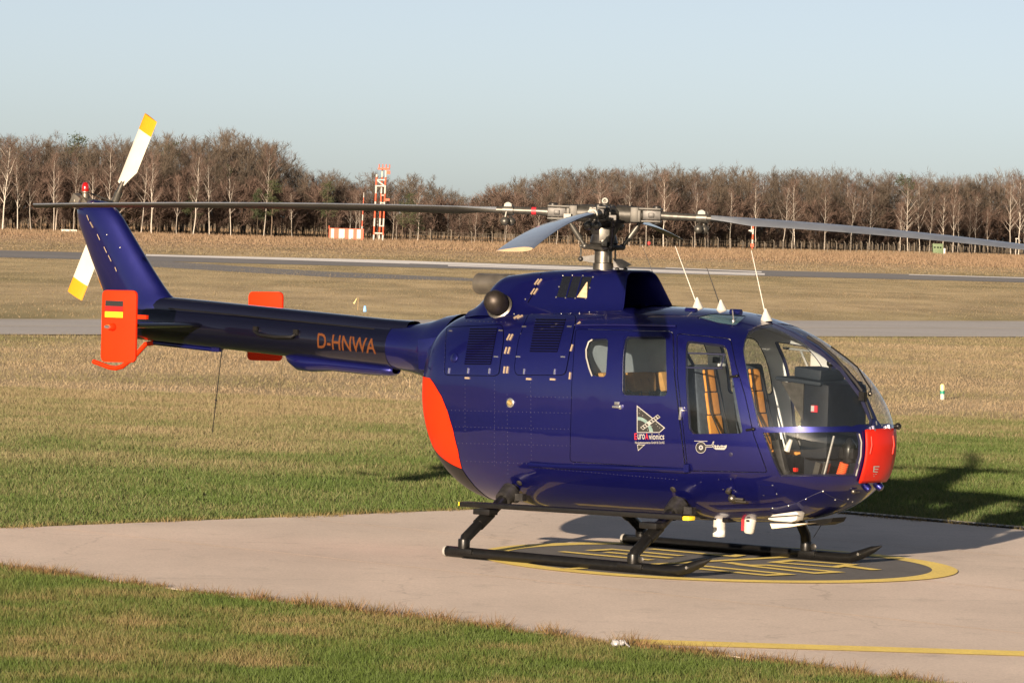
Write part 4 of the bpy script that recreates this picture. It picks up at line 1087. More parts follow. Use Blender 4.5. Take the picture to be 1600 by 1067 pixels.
mb.grid(G); spine = mb.build('drive_shaft_cover', M['navy'], heli, smooth=50)
mb = MB()
for sg in (-1, 1): mb.tube([(x, sg * .118, 1.665 + .112 * max(0, (-2.31 - x) / 2.99) + .145) for x in (-2.35, -3.0, -3.6, -4.2, -4.75)], .006, 6)
mb.build('cover_hinge_line', M['black'], spine)
# fairing with a flat vent at the boom root
pA = [aty(x, y, -.33) for x, y in ((652, 530), (682, 528), (676, 581), (653, 579))]
mb = MB(); mb.prism(pA, (.10, .20, 0)); mb.build('root_vent', M['blue'], cone, smooth=30, bevel=.012)
mb = MB(); mb.tube([aty(x, y, -.34) for x, y in ((684, 527), (680, 555), (675, 583))], .005, 6); mb.build('vent_edge', M['sealwhite'], cone)
# antenna blister under the boom
mb = MB(); G = []
for x, zc, ry, rz in ((-3.44, 1.53, .02, .01), (-3.38, 1.51, .07, .05), (-3.28, 1.49, .10, .085), (-3.13, 1.48, .11, .08), (-2.9, 1.48, .09, .062), (-2.5, 1.465, .09, .062), (-2.3, 1.458, .09, .055), (-2.21, 1.455, .085, .047), (-2.185, 1.455, .06, .03)):
    G.append([(x, ry * math.cos(2 * math.pi * k / 20), zc + rz * math.sin(2 * math.pi * k / 20)) for k in range(20)])
mb.grid(G, close_v=True); mb.build('belly_blister', M['blue'], boom, smooth=60)
# grab handle on the boom
hy = -.20
mb = MB(); P = [aty(398, 519, hy), aty(404, 524, hy - .03), aty(430, 527.5, hy - .045), aty(455, 528, hy - .03), aty(461, 524, hy)]
mb.tube(P, .014, 8); mb.box(P[0] + Vector((0, .01, .02)), (.05, .02, .05)); mb.box(P[-1] + Vector((0, .01, .02)), (.05, .02, .05)); mb.build('grab_handle', M['black'], boom)
# registration on the boom
V_, F_ = text_mesh('D-HNWA', 1.0, 1.0, .012); V_, F_ = refine2d(V_, F_, .12)
for side in (-1, 1):
    x0 = min(v[0] for v in V_); x1 = max(v[0] for v in V_); y1 = max(v[1] for v in V_); mb = MB(); VV = []
    pa, pb = aty(496, 544, -.18), aty(588, 548, -.18); hgt = .145
    for v in V_:
        t = (v[0] - x0) / (x1 - x0); t = t if side < 0 else 1 - t
        x = pa.x + (pb.x - pa.x) * t; tt = (-2.31 - x) / 2.99; zc_b = 1.665 + .112 * tt; rr = .190 - .022 * tt; ph = (zc_b - .065 + v[1] / y1 * hgt * .9 - zc_b) / rr
        VV.append((x, side * (rr + .002) * math.cos(ph), zc_b + (rr + .002) * math.sin(ph)))
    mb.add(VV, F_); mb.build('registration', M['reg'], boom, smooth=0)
# trailing wires under the boom
for (a, b) in (((347, 545), (332, 676)),):
    A = aty(*a, 0); B = aty(*b, 0); mb = MB(); mb.tube([A, A + (B - A) * .5, B], .0045, 6); mb.ball(A, .02); mb.ball(A + (B - A) * .62, .012); mb.build('trailing_wire', M['black'], boom)
A = aty(441, 566, 0); B = aty(436, 640, 0); mb = MB(); mb.tube([A, B], .002, 5); mb.build('trailing_wire', M['black'], boom)

# ---- fin
def fin_sec(z, le, te, th, n=26):
    row = []; c = (le + te) / 2; h = (le - te) / 2
    for k in range(n):
        a = 2 * math.pi * k / n; s = math.sin(a); x = math.cos(a)
        row.append((c + h * x, th * .5 * s * (1 - .25 * (x < 0) * (-x)) , z))
    return row
fz = [(1.64, -4.95, -5.40, .22), (1.76, -4.80, -5.49, .25), (1.90, -4.70, -5.585, .26), (1.96, -4.74, -5.62, .25), (2.02, -4.845, -5.655, .245), (2.10, -4.93, -5.70, .24), (2.25, -5.07, -5.78, .235), (2.45, -5.24, -5.885, .225), (2.62, -5.385, -5.975, .215), (2.70, -5.45, -6.005, .205), (2.76, -5.51, -6.01, .19), (2.81, -5.57, -5.99, .165), (2.845, -5.65, -5.93, .12), (2.858, -5.74, -5.85, .05)]
mb = MB(); mb.grid([fin_sec(*s) for s in fz], close_v=True); fin = mb.build('tail_fin', M['blue'], heli, smooth=60)
FIN = BVHTree.FromPolygons([Vector(v.co) for v in fin.data.vertices], [tuple(p.vertices) for p in fin.data.polygons])
def fin_hit(px, py, off=.004):
    o, d = lray(px, py); l, n, i, dd = FIN.ray_cast(o, d)
    if l is None: return None
    if n.dot(d) > 0: n = -n
    return l + n * off
def z6(x, y): return 90 + x / 7.62, 280 + y / 7.62
for (xa, ya, xb, yb) in ((352, 440, 375, 505), (392, 520, 428, 588), (476, 668, 506, 736), (556, 818, 588, 888), (608, 918, 642, 990), (686, 1060, 706, 1110)):
    a, b = fin_hit(*z6(xa, ya)), fin_hit(*z6(xb, yb))
    if a and b: mb = MB(); mb.tube([a, (a + b) / 2, b], .009, 6, squash=.5); mb.build('fin_latch', M['latch'], fin)
for q in ((427, 292), (588, 672), (746, 824)):
    a = fin_hit(*z6(*q), .002)
    if a: mb = MB(); mb.ball(a, .008, 8, 5); mb.build('fin_stud', M['chrome'], fin)
# beacon with its alloy mount, gearbox, tail rotor
bx = aty(133, 313, 0); bt = aty(133, 292, 0)
beacon = empty('beacon', bx); beacon.parent = heli
bo = Vector((0, 0, 0))
mb = MB(); mb.box((.03, 0, -.05), (.17, .11, .09), Matrix.Rotation(.7, 3, 'Y')); mb.box((-.05, -.05, -.02), (.10, .09, .12), Matrix.Rotation(.5, 3, 'Y')); mb.lathe([(.048, -.06), (.048, .05), (.030, .06)], (-.06, -.03, -.02), (-.5, -.85, .1), 16); mb.lathe([(.033, .0), (.030, .055), (.036, .062), (.036, .075)], (0, 0, 0), (0, 0, 1), 16); mb.build('beacon_mount', M['exhaust_steel'], beacon, bevel=.004)
mb = MB(); mb.lathe([(.034, .075), (.036, .10), (.034, .13), (.024, .152), (.001, .162)], (0, 0, 0), (0, 0, 1), 18); mb.build('beacon_lens', M['redlens'], beacon, smooth=60)
TRC = Vector((-5.945, .405, 2.800)); ta = 1.118
gb = empty('tail_rotor_head', TRC); gb.parent = heli
mb = MB(); mb.tube([(0, -.38, -.02), (0, -.2, -.01), (0, .02, 0)], [.10, .075, .045], 16); mb.box((.10, -.20, -.10), (.22, .20, .10)); mb.ball((.05, -.12, -.06), .09); mb.build('gearbox', M['darkmetal'], gb)
da = Vector((math.cos(ta), 0, math.sin(ta)))
mb = MB(); mb.tube([-da * .16, da * .16], .036, 12); mb.box((0, .01, 0), (.10, .09, .10), Matrix.Rotation(-ta, 3, 'Y')); mb.tube([(.06, -.1, .06), (-.02, -.28, .12)], .008, 6); mb.build('hub_yoke', M['titan'], gb)
for sg in (1, -1):
    dr = da * sg; pr = Vector((-dr.z, 0, dr.x))     # chordwise in the disc plane
    e = empty('tail_rotor_blade', TRC); e.parent = heli
    mb = MB(); mb.tube([dr * .10, dr * .20, dr * .27], [.030, .026, .020], 12); mb.box(dr * .27, (.06, .02, .05), Matrix.Rotation(-ta, 3, 'Y')); mb.build('blade_root', M['steel'], e)
    def bl(r0, r1, nm, mt):
        mb = MB(); G = []
        for k in range(7):
            r = r0 + (r1 - r0) * k / 6
            le = .062 if True else 0; te = np.interp(r, [.24, .29, .42, .95], [-.03, -.05, -.128, -.128]); row = []
            for j in range(14):
                a = 2 * math.pi * j / 14; cx = (le + te) / 2 + (le - te) / 2 * math.cos(a); thk = .012 * math.sin(a) * (1 + .5 * math.cos(a))
                tw = .16; row.append(dr * r + pr * (cx * math.cos(tw)) * (1) + Vector((0, thk + cx * math.sin(tw) * .6, 0)))
            G.append(row)
        mb.grid(G, close_v=True); mb.add(G[0], [tuple(range(14))]); mb.add(G[-1], [tuple(range(14))]); mb.build(nm, mt, e, smooth=60)
    bl(.24, .795, 'blade', M['trwhite']); bl(.795, .95, 'blade_tip', M['tryellow'])

# ---- stabiliser, end plates, tail bumper
mb = MB(); G = []
for y in (-1.0, -.5, 0, .5, 1.0):
    row = []
    for j in range(18):
        a = 2 * math.pi * j / 18; row.append((-4.51 + .20 * math.cos(a) + (.03 if abs(y) < .3 else 0), y, 1.765 + .026 * math.sin(a) * (1 + .4 * math.cos(a))))
    G.append(row)
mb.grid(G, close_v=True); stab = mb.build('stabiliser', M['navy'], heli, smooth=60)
for y in (-1.0, 1.0):
    mb = MB(); c0 = [(-4.745, 1.425), (-4.335, 1.435), (-4.345, 2.072), (-4.750, 2.062)]; P = rounded(c0, .055, 6)
    mb.prism([(p[0], y - .014, p[1]) for p in P], (0, .028, 0)); pl_ = mb.build('end_plate', M['orange'], heli, smooth=40, bevel=.004)
    sgn = -1 if y < 0 else 1; yo = y + sgn * .0165
    if y < 0:
        pa, pb = aty(164.5, 470, yo), aty(192.5, 470, yo)
        for k, mt in enumerate(('decal_black', 'flagred', 'gold')):
            za = aty(164, 470.5 + 8.7 * k, yo).z; zb2 = aty(164, 470.5 + 8.7 * (k + 1), yo).z
            mb = MB(); mb.add([(pa.x, yo, za), (pb.x, yo, za + .002), (pb.x, yo, zb2 + .002), (pa.x, yo, zb2)], [(0, 1, 2, 3)]); mb.build('flag_stripe', M[mt], pl_, smooth=0)
    c = aty(177, 512, yo) if y < 0 else Vector((-4.53, yo, 1.755))
    mb = MB(); mb.lathe([(.034, 0), (.032, .03), (.020, .05)], c, (0, sgn, 0), 14); lm = mb.build('position_light', M['orange'], pl_)
    mb = MB(); mb.lathe([(.020, .048), (.020, .07), (.012, .09), (.001, .095)], c, (-.25, sgn, 0), 12); mb.build('light_lens', M['chrome'], pl_)
    mb = MB(); mb.box((-4.30, y + .02 * -sgn, 1.84), (.13, .03, .035)); mb.build('plate_bracket', M['orange'], pl_)
b0, b1 = Vector((-4.26, 0, 1.545)), Vector((-5.02, 0, 1.578))
mb = MB(); mb.tube([b0, b1], .020, 10); mb.box(b0 + Vector((0, 0, .015)), (.09, .05, .06)); mb.build('bumper_strut', M['blue'], heli)
mb = MB(); mb.tube([b1, b1 + Vector((-.10, 0, -.015)), Vector((-5.27, 0, 1.43)), Vector((-5.40, 0, 1.345)), Vector((-5.48, 0, 1.325)), Vector((-5.56, 0, 1.330)), Vector((-5.76, 0, 1.375))], .022, 10); mb.build('tail_bumper', M['orange'], heli)

# ---- skids
def skid(sg):
    y = sg * 1.265; o = empty('landing_skid', (0, y, 0)); o.parent = heli
    mb = MB(); mb.tube([(-.60, 0, .047), (1.66, 0, .047), (1.76, 0, .053), (1.86, 0, .088), (1.97, 0, .135), (2.06, 0, .172)], [.045, .045, .045, .043, .033, .006], 14)
    mb.build('skid_tube', M['skid'], o)
    mb = MB(); mb.lathe([(.0, -.003), (.045, -.003), (.047, .01), (.045, .02)], (-.60, 0, .047), (1, 0, 0), 14); mb.build('end_ring', M['sealwhite'], o)
    for x in (-.41, 1.305):
        mb = MB(); mb.box((x, 0, .06), (.24, .11, .045)); mb.tube([(x, 0, .05), (x, 0, .16)], .050, 14); mb.build('leg_saddle', M['skid'], o, bevel=.008)
    mb = MB(); mb.box((.2, 0, .001), (1.2, .07, .008)); mb.build('wear_plate', M['darkmetal'], o)
    mb = MB(); mb.lathe([(.012, 0), (.012, .006)], (1.86, sg * .048 if sg < 0 else -.048, .09), (0, -1, 0), 10); mb.build('skid_bolt', M['chrome'], o)
    mb = MB(); mb.lathe([(.020, -.005), (.028, 0), (.020, .005)], (1.40, -.03, .12), (0, 1, 0), 10); mb.build('tie_ring', M['darkmetal'], o)
M['skid'] = mat('chipped_black_skid', (.004, .004, .004), rough=.36, coat=.15, spec=.25, noise=(22, .3, (.012, .011, .010)))
skid(-1); skid(1)
def leg(x, sg):
    o = empty('skid_leg'); o.parent = heli
    P = [(x, sg * 1.265, .10), (x, sg * 1.245, .165), (x, sg * 1.10, .255), (x - .005, sg * .86, .395), (x - .01, sg * .63, .53), (x - .01, sg * .45, .62)]
    if sg > 0 and x > 0: P = [(x, 1.265, .12), (x, 1.25, .22), (x, 1.16, .33), (x, .98, .42), (x, .7, .50), (x, .45, .55)]
    mb = MB(); mb.tube(P, .046, 14); mb.build('cross_tube', M['skid'], o, smooth=60)
    mb = MB(); a, b = Vector(P[2]), Vector(P[3]); mb.tube([a.lerp(b, .1), a.lerp(b, .75)], .054, 14); mb.build('sleeve', M['black'], o)
    mb = MB(); a, b = Vector(P[4]), Vector(P[3]); mb.tube([a, a.lerp(b, .5)], [.085, .070], 14); mb.ball(a + Vector((.05, 0, -.05)), .045); mb.box(a + Vector((.12, sg * .02, -.04)), (.08, .06, .06)); mb.build('leg_clamp', M['darkmetal'], o)
for x in (-.41, 1.305):
    for sg in (-1, 1): leg(x, sg)
for sg in (-1,):
    o = empty('boarding_step'); o.parent = heli
    a = Vector((-.63, sg * 1.0, .425)); b = Vector((1.62, sg * 1.0, .462)); rot = Matrix.Rotation(-math.atan2(b.z - a.z, b.x - a.x), 3, 'Y')
    mb = MB(); mb.box((a + b) / 2, ((b - a).length, .13, .042), rot); mb.build('step_board', M['black'], o, bevel=.01)
    for c, nm in ((a - Vector((.012, 0, 0)), 0), (b + Vector((.03, 0, -.005)), 1)):
        mb = MB(); mb.box(c, (.03 if nm == 0 else .07, .09, .036), rot); mb.build('step_cap', M['yellowcap'], o, bevel=.012)
    for x in (-.40, 1.29):
        mb = MB(); mb.box((x, sg * 1.0, .375), (.17, .12, .05)); mb.build('step_bracket', M['black'], o, bevel=.006)

# ---- equipment under the belly
def under(px, py, y): return aty(px, py, y)
c = under(1124, 823, -.25); mb = MB(); mb.lathe([(.052, -.085), (.052, -.075), (.050, .075)], c, (0, 0, 1), 18); s1 = mb.build('belly_sensor', M['white'], heli); s1['label'] = 'white cylindrical sensor with grey band under the belly'
mb = MB(); mb.lathe([(.0525, -.065), (.0525, -.03)], c, (0, 0, 1), 18); mb.build('grey_band', M['lining'], s1); mb = MB(); mb.lathe([(.065, .07), (.060, .10), (.05, .13)], c, (0, 0, 1), 16); mb.build('sensor_mount', M['lining'], s1)
c = under(1172, 818, -.25); rt = Matrix.Rotation(-.12, 3, 'Y') 
mb = MB(); mb.lathe([(.035, -.085), (.044, -.07), (.054, .07), (.050, .085)], c, (.12, 0, 1), 16); s2 = mb.build('camera_pod', M['white'], heli, smooth=50); s2['label'] = 'white tapered camera pod under the belly'
mb = MB(); mb.box(c + Vector((-.045, -.02, -.01)), (.02, .05, .11)); mb.build('pod_side', M['decal_red'], s2)
mb = MB(); mb.box(c + Vector((.02, .0, .115)), (.08, .07, .07)); mb.build('pod_mount', M['lining'], s2, bevel=.01)
mb = MB(); mb.box(c + Vector((.012, -.052, .02)), (.03, .004, .018)); mb.build('pod_marking', M['decal_black'], s2)
P = [under(x, y, -.42) for x, y in ((1200, 810), (1208, 805), (1243, 800), (1247, 803), (1244, 814), (1236, 817), (1210, 815), (1200, 813))]
mb = MB(); mb.prism(P, (0, .10, 0)); bl_ = mb.build('blade_antenna', M['white'], heli, smooth=30, bevel=.006)
mb = MB(); a, b = under(1200, 809, -.44), under(1247, 806, -.44); mb.tube([a, b], .004, 5); mb.build('antenna_seam', M['rubber'], bl_)
P = [under(x, y, -.30) for x, y in ((1203, 819), (1262, 819), (1236, 824), (1206, 827))]
mb = MB(); mb.prism(P, (0, .14, 0)); mb.build('landing_light_shade', mat('pale_shade', (.55, .48, .36), .6), heli, smooth=30)
P = [under(x, y, -.1) for x, y in ((1262, 815), (1302, 810), (1298, 817), (1284, 822), (1262, 822))]
mb = MB(); mb.prism(P, (0, .2, 0)); mb.build('belly_hatch', M['black'], heli, smooth=30)
A = under(1285, 818, 0); B = under(1271, 841, 0); mb = MB(); mb.tube([A, B], .003, 5); mb.build('whip_wire', M['black'], heli)
p, x, n, z = frame_at(1146, 776)
mb = MB(); mb.ball(p + n * .03, .034); mb.tube([p + n * .03, p + n * .03 - x * -.10 + z * -.005], .012, 8); mb.lathe([(.022, 0), (.022, .03), (.012, .035)], p + z * .065 - x * .02, n, 12); mb.tube([p + n * .03 + z * -.03, p + n * .03 + x * .12 + z * -.03], .009, 8); mb.build('ground_power_plug', M['steel'], fus)
for (x0, x1, y0, y1) in ((1095, 1140, 806, 812), (1136, 1152, 810, 817)):
    a = under(x0, y0, -.2); mb = MB(); mb.box(under((x0 + x1) / 2, (y0 + y1) / 2, -.2), (.16 if x1 - x0 > 30 else .06, .2, .03)); mb.build('belly_bracket', M['black'], fus)
for q in ((812, 755), (1052, 765)):
    p, x, n, z = frame_at(*q); mb = MB(); mb.lathe([(.022, 0), (.026, .008), (.018, .012)], p, n, 14); mb.build('jack_point', M['steel'], fus)

# ---- roof antennas
def whip(bx_, by_, tx, ty_, m, y=0.0, name='whip_antenna', r=.005):
    a = aty(bx_, by_, y); b = aty(tx, ty_, y); o = empty(name, a); o.parent = heli
    mb = MB(); mb.lathe([(.055, -.03), (.042, .0), (.018, .05), (.008, .075)], (0, 0, 0), (-.12, 0, 1), 14); mb.build('antenna_base', M['white'], o)
    d = b - a; mb = MB(); mb.tube([d * .07, d * .5, d], [r, r * .85, r * .6], 6); mb.build('whip', m, o)
whip(1090, 480, 1055, 386, M['white']); whip(1127, 484, 1104, 419, M['darkmetal']); whip(1197, 498, 1174, 393, M['white'], y=-.02)
whip(1040, 478, 1003, 384, M['white'], y=.42, r=.003)
for q in ((1080, 484), (1150, 486)):
    a = aty(q[0], q[1] + 3, -.28); mb = MB(); mb.tube([a - Vector((.05, 0, 0)), a + Vector((.05, 0, 0))], .025, 12); mb.build('roof_fitting', M['blue'], fus)
p = px_pt(1146, 503, .0); mb = MB(); mb.tube([p, p + Vector((0, -.02, .09))], .006, 6); mb.ball(p, .016); mb.build('air_temperature_probe', M['chrome'], fus)

# ---- wipers on the windshield
def on_shield(pts, off): return [px_pt(x, y, off) for x, y in pts]
def z3(x, y): return 1150 + x / 5.926, 490 + y / 5.926
mb = MB(); mb.tube(on_shield([z3(650, 245), z3(760, 310), z3(900, 430), z3(1010, 560), z3(1100, 670), z3(1150, 740)], .022), .014, 8); mb.build('wiper_blade', M['rubber'], heli)
mb = MB(); mb.tube(on_shield([z3(1130, 705), z3(1190, 840), z3(1225, 930), z3(1245, 990)], .02), .011, 8); mb.box(px_pt(*z3(1150, 790), .03), (.05, .05, .07)); mb.build('wiper_arm', M['black'], heli)
a = [uv_px(*z3(x, y)) for x, y in ((1180, 700), (1130, 640))]
mb = MB(); P = []
for (px_, py_) in (z3(870, 335), z3(1000, 430), z3(1110, 520), z3(1180, 640), z3(1232, 720), z3(1228, 760)): P.append(px_pt(px_, py_, .02))
mb.tube(P, .007, 6); mb.build('wiper_arm', M['black'], heli)
mb = MB(); mb.ball(px_pt(*z3(1226, 762), .02), .02); mb.build('wiper_pivot', M['steel'], heli)
mb = MB(); mb.tube(on_shield([z3(1285, 1010), z3(1292, 1045)], .012), .006, 6); mb.build('post_clip', M['chrome'], heli)

# ---- cabin
cab = empty('cabin_interior'); cab.parent = heli
mb = MB(); mb.box((1.2, 0, .62), (1.9, .96, .03)); mb.build('cabin_floor', M['floor'], cab)
tt = np.linspace(-math.pi / 2, 1.5 * math.pi, 49)[:-1]; ringb = S(np.full(48, ux(.34)), tt)
mb = MB(); mb.add([(p[0], p[1] * .965, 1.2 + (p[2] - 1.2) * .965) for p in ringb], [tuple(range(48))]); mb.build('rear_bulkhead', M['lining'], cab, smooth=0)
def seat(x, y, w, hb, name='pilot_seat', lean=.20, zs=.88):
    o = empty(name, (x, y, .62)); o.parent = heli
    rot = Matrix.Rotation(-lean, 3, 'Y')
    mb = MB(); mb.box((.24, 0, zs - .62), (.50, w, .13)); mb.box((.2, 0, (zs - .62) / 2 - .03), (.34, w * .7, zs - .70)); mb.build('seat_cushion', M['seat_grey'], o, bevel=.035)
    c = Vector((-.02, 0, zs - .62)) + rot @ Vector((0, 0, hb / 2))
    mb = MB(); mb.box(c, (.12, w, hb), rot, taper=(1, .72)); mb.build('seat_back', M['seat_grey'], o, bevel=.035)
    for k in range(4):
        z0 = (k + .5) / 4 * hb * .94; q = Vector((-.02, 0, zs - .62)) + rot @ Vector((.064, 0, z0)); mb = MB(); mb.box(q, (.03, w * (.46 - .05 * k), hb * .228), rot); mb.build('seat_panel', M['seat_orange'], o, bevel=.012)
    mb = MB(); mb.box((.26, 0, zs - .545), (.42, w * .46, .03)); mb.build('seat_panel', M['seat_orange'], o, bevel=.01)
    for s_ in (-1, 1):
        mb = MB(); P = [Vector((-.02, s_ * w * .14, zs - .62)) + rot @ Vector((.085, 0, hb * .95)), Vector((-.02, s_ * w * .2, zs - .62)) + rot @ Vector((.10, 0, hb * .5)), Vector((.12, s_ * .05, zs - .48))]
        mb.tube(P, .018, 6, squash=.3); mb.build('seat_belt', M['rubber'], o)
seat(1.44, -.34, .46, .80); seat(1.42, .36, .46, .80)
for y in (-.42, 0, .42):
    seat(.48, y, .40, .70, 'passenger_seat', .12, .84)
    mb = MB(); mb.box((.40, y, 1.475), (.18, .30, .17), Matrix.Rotation(-.12, 3, 'Y'), taper=(.8, 1.15)); mb.build('headrest_cover', M['cover_tan'], cab, bevel=.03)
# instrument console and glare shield
con = empty('instrument_console', (2.0, 0, .62)); con.parent = heli
def con_box(c, d, m, nm, bev=.02, rot=None):
    mb = MB(); mb.box(Vector(c) - Vector((2.0, 0, .62)), d, rot); return mb.build(nm, m, con, bevel=bev)
con_box((2.30, .0, .95), (.26, .30, .50), M['panel'], 'pedestal')
con_box((2.35, .0, 1.26), (.28, .60, .62), M['panel'], 'instrument_panel', .06)
con_box((2.20, .0, 1.575), (.44, .64, .035), M['panel2'], 'glare_shield', .016, Matrix.Rotation(.07, 3, 'Y'))
con_box((2.20, .0, 1.635), (.26, .36, .085), M['panel2'], 'display_unit', .015, Matrix.Rotation(.09, 3, 'Y'))
mb = MB(); mb.prism([Vector(q) - Vector((2.0, 0, .62)) for q in ((2.03, -.305, 1.565), (2.25, -.305, 1.555), (2.25, -.305, 1.26))], (0, .012, 0)); mb.build('panel_cheek', M['steel'], con)
con_box((2.36, -.304, 1.36), (.06, .008, .055), M['decal_red'], 'panel_placard', .0); con_box((2.345, -.309, 1.362), (.03, .004, .045), M['decal_white'], 'panel_placard', .0)
mb = MB(); mb.tube([(.30, .0, 1.05), (.30, .0, 1.10)], .012, 6); mb.ball((.30, .0, 1.10), .03); mb.build('compass', M['black'], con)
for sx in (-.36, .36):
    o = empty('cyclic_stick', (1.86, sx, .62)); o.parent = heli
    mb = MB(); mb.tube([(0, 0, 0), (.03, 0, .25), (-.08, 0, .45)], .014, 8); mb.ball((-.08, 0, .48), .03, scale=(1, 1, 1.6)); mb.build('stick', M['black'], o)
    mb = MB(); mb.tube([(-.35, -.22, .05), (-.05, -.22, .28)], .016, 8); mb.build('collective_lever', M['lining'], o)
    for k in (-1, 1):
        mb = MB(); mb.box((.52, k * .09, .12), (.03, .07, .12), Matrix.Rotation(.5, 3, 'Y')); mb.tube([(.52, k * .09, .06), (.40, k * .09, .0)], .01, 6); mb.build('pedal', M['lining'], o)
# nose bay equipment seen through the lower window
nb = empty('nose_equipment', (2.3, 0, .62)); nb.parent = heli
def at_nb(px, py, y): return aty(px, py, y) - Vector((2.3, 0, .62))
c = at_nb(1327, 705, -.22); mb = MB(); mb.lathe([(.05, -.10), (.06, -.02), (.06, .04), (.03, .08), (.015, .10)], c, (0, 0, 1), 14); mb.box(c + Vector((0, 0, -.02)), (.13, .10, .09)); mb.build('camera_unit', M['black'], nb, bevel=.006)
a = at_nb(1319, 726, -.24); b = at_nb(1312, 748, -.24); mb = MB()
for k in range(9): mb.lathe([(.034, -.007), (.040, 0), (.034, .007)], a.lerp(b, k / 8), (b - a), 12)
mb.build('orange_hose', M['hose'], nb)
a = at_nb(1303, 682, -.42); b = at_nb(1287, 745, -.42); mb = MB(); mb.tube([a, b], .010, 8); mb.build('support_strut', M['chrome'], nb)
a = at_nb(1214, 695, -.5); b = at_nb(1225, 735, -.5); mb = MB(); mb.box((a + b) / 2, (.07, .06, .28), Matrix.Rotation(-.3, 3, 'Y')); mb.tube([b, b + Vector((.05, 0, -.06)), b + Vector((.10, 0, -.05))], .035, 8); mb.build('pedal_gear', M['darkmetal'], nb, bevel=.008)
a = at_nb(1236, 688, -.45); b = at_nb(1229, 705, -.45); mb = MB(); mb.tube([a, b], [.016, .03], 8); mb.build('white_lever', M['white'], nb)
for q in ((1277, 735), (1290, 735)):
    mb = MB(); mb.box(at_nb(*q, -.35), (.05, .03, .12), Matrix.Rotation(.25, 3, 'Y')); mb.build('bracket', M['steel'], nb)
mb = MB(); mb.box(at_nb(1243, 735, -.3), (.03, .03, .03)); mb.build('red_knob', M['red'], nb)
mb = MB(); mb.box((-.08, 0, .04), (.50, .56, .02)); mb.build('nose_floor', M['floor'], nb)
# horizontal slide rails in the front door window
for (q0, q1) in (((1074, 552), (1133, 554)), ((1071, 575), (1128, 576))):
    a = px_pt(*q0, -.012); b = px_pt(*q1, -.012); mb = MB(); mb.tube([a, b], .007, 6); mb.build('window_slide', M['seal'], fdoor)
a = px_pt(1125, 576, -.012); b = px_pt(1131, 555, -.012); mb = MB(); mb.tube([a, b], .006, 6); mb.build('window_slide', M['seal'], fdoor)
# frames in the far windows
for (q0, q1, yy) in (((1224, 545), (1285, 552), .70), ((1251, 549), (1262, 575), .70), ((1277, 552), (1287, 572), .66)):
    mb = MB(); mb.tube([aty(*q0, yy), aty(*q1, yy)], .010, 6); mb.build('far_window_frame', M['sealwhite'], fdoor_p)
# little bag on a belt, overhead handle
mb = MB(); mb.box((1.72, .70, 1.72), (.10, .06, .16)); mb.build('first_aid_box', M['white'], cab, bevel=.01)
mb = MB(); mb.box(aty(1120, 563, .3), (.12, .10, .11)); mb.build('overhead_screen', M['lining'], cab, bevel=.01); mb = MB(); mb.box(aty(1119, 563.5, .235), (.06, .02, .05)); mb.build('overhead_screen', M['panel'], cab)

# ---- main rotor
rot_ = empty('main_rotor', (0, 0, 0)); rot_.parent = heli
mb = MB(); mb.lathe([(.085, 2.36), (.085, 2.46), (.074, 2.465), (.074, 2.56), (.085, 2.565), (.085, 2.585)], (0, 0, 0), (0, 0, 1), 22); mb.build('mast', M['steel'], rot_)
mb = MB(); mb.lathe([(.10, 2.57), (.17, 2.575), (.18, 2.595), (.15, 2.615), (.10, 2.62)], (0, 0, 0), (0, 0, 1), 24); mb.build('swashplate', M['titan_dark'], rot_)
mb = MB(); mb.lathe([(.10, 2.61), (.12, 2.63), (.10, 2.70), (.13, 2.76), (.17, 2.80), (.16, 2.83), (.05, 2.84)], (0, 0, 0), (0, 0, 1), 20); mb.build('hub_boot', M['darkmetal'], rot_)
def rotor_dir(wx, wy):   # world direction -> heli
    return Vector((wx * _ca - wy * _sa, wx * _sa + wy * _ca, 0))
bb = .1384; cb, sb_ = math.cos(bb), math.sin(bb)
blades = [(rotor_dir(-cb, sb_), .0058, .012), (rotor_dir(-sb_, -cb), .0120, .0), (rotor_dir(cb, -sb_), .0130, .0), (rotor_dir(sb_, cb), .0062, .0)]
ZH = 2.875
mb = MB(); mb.lathe([(.02, 2.80), (.135, 2.815), (.15, 2.85), (.15, 2.895), (.12, 2.925), (.06, 2.935), (.045, 2.95), (.045, 2.958)], (0, 0, 0), (0, 0, 1), 22)
mb.build('hub', M['titan_dark'], rot_, smooth=40)
mb = MB(); mb.lathe([(.026, -.011), (.034, 0), (.026, .011), (.014, .011), (.014, -.011), (.026, -.011)], (0, 0, 2.985), (.4, -.9, 0), 14); mb.box((0, 0, 2.955), (.05, .05, .02)); mb.build('lifting_eye', M['titan'], rot_)
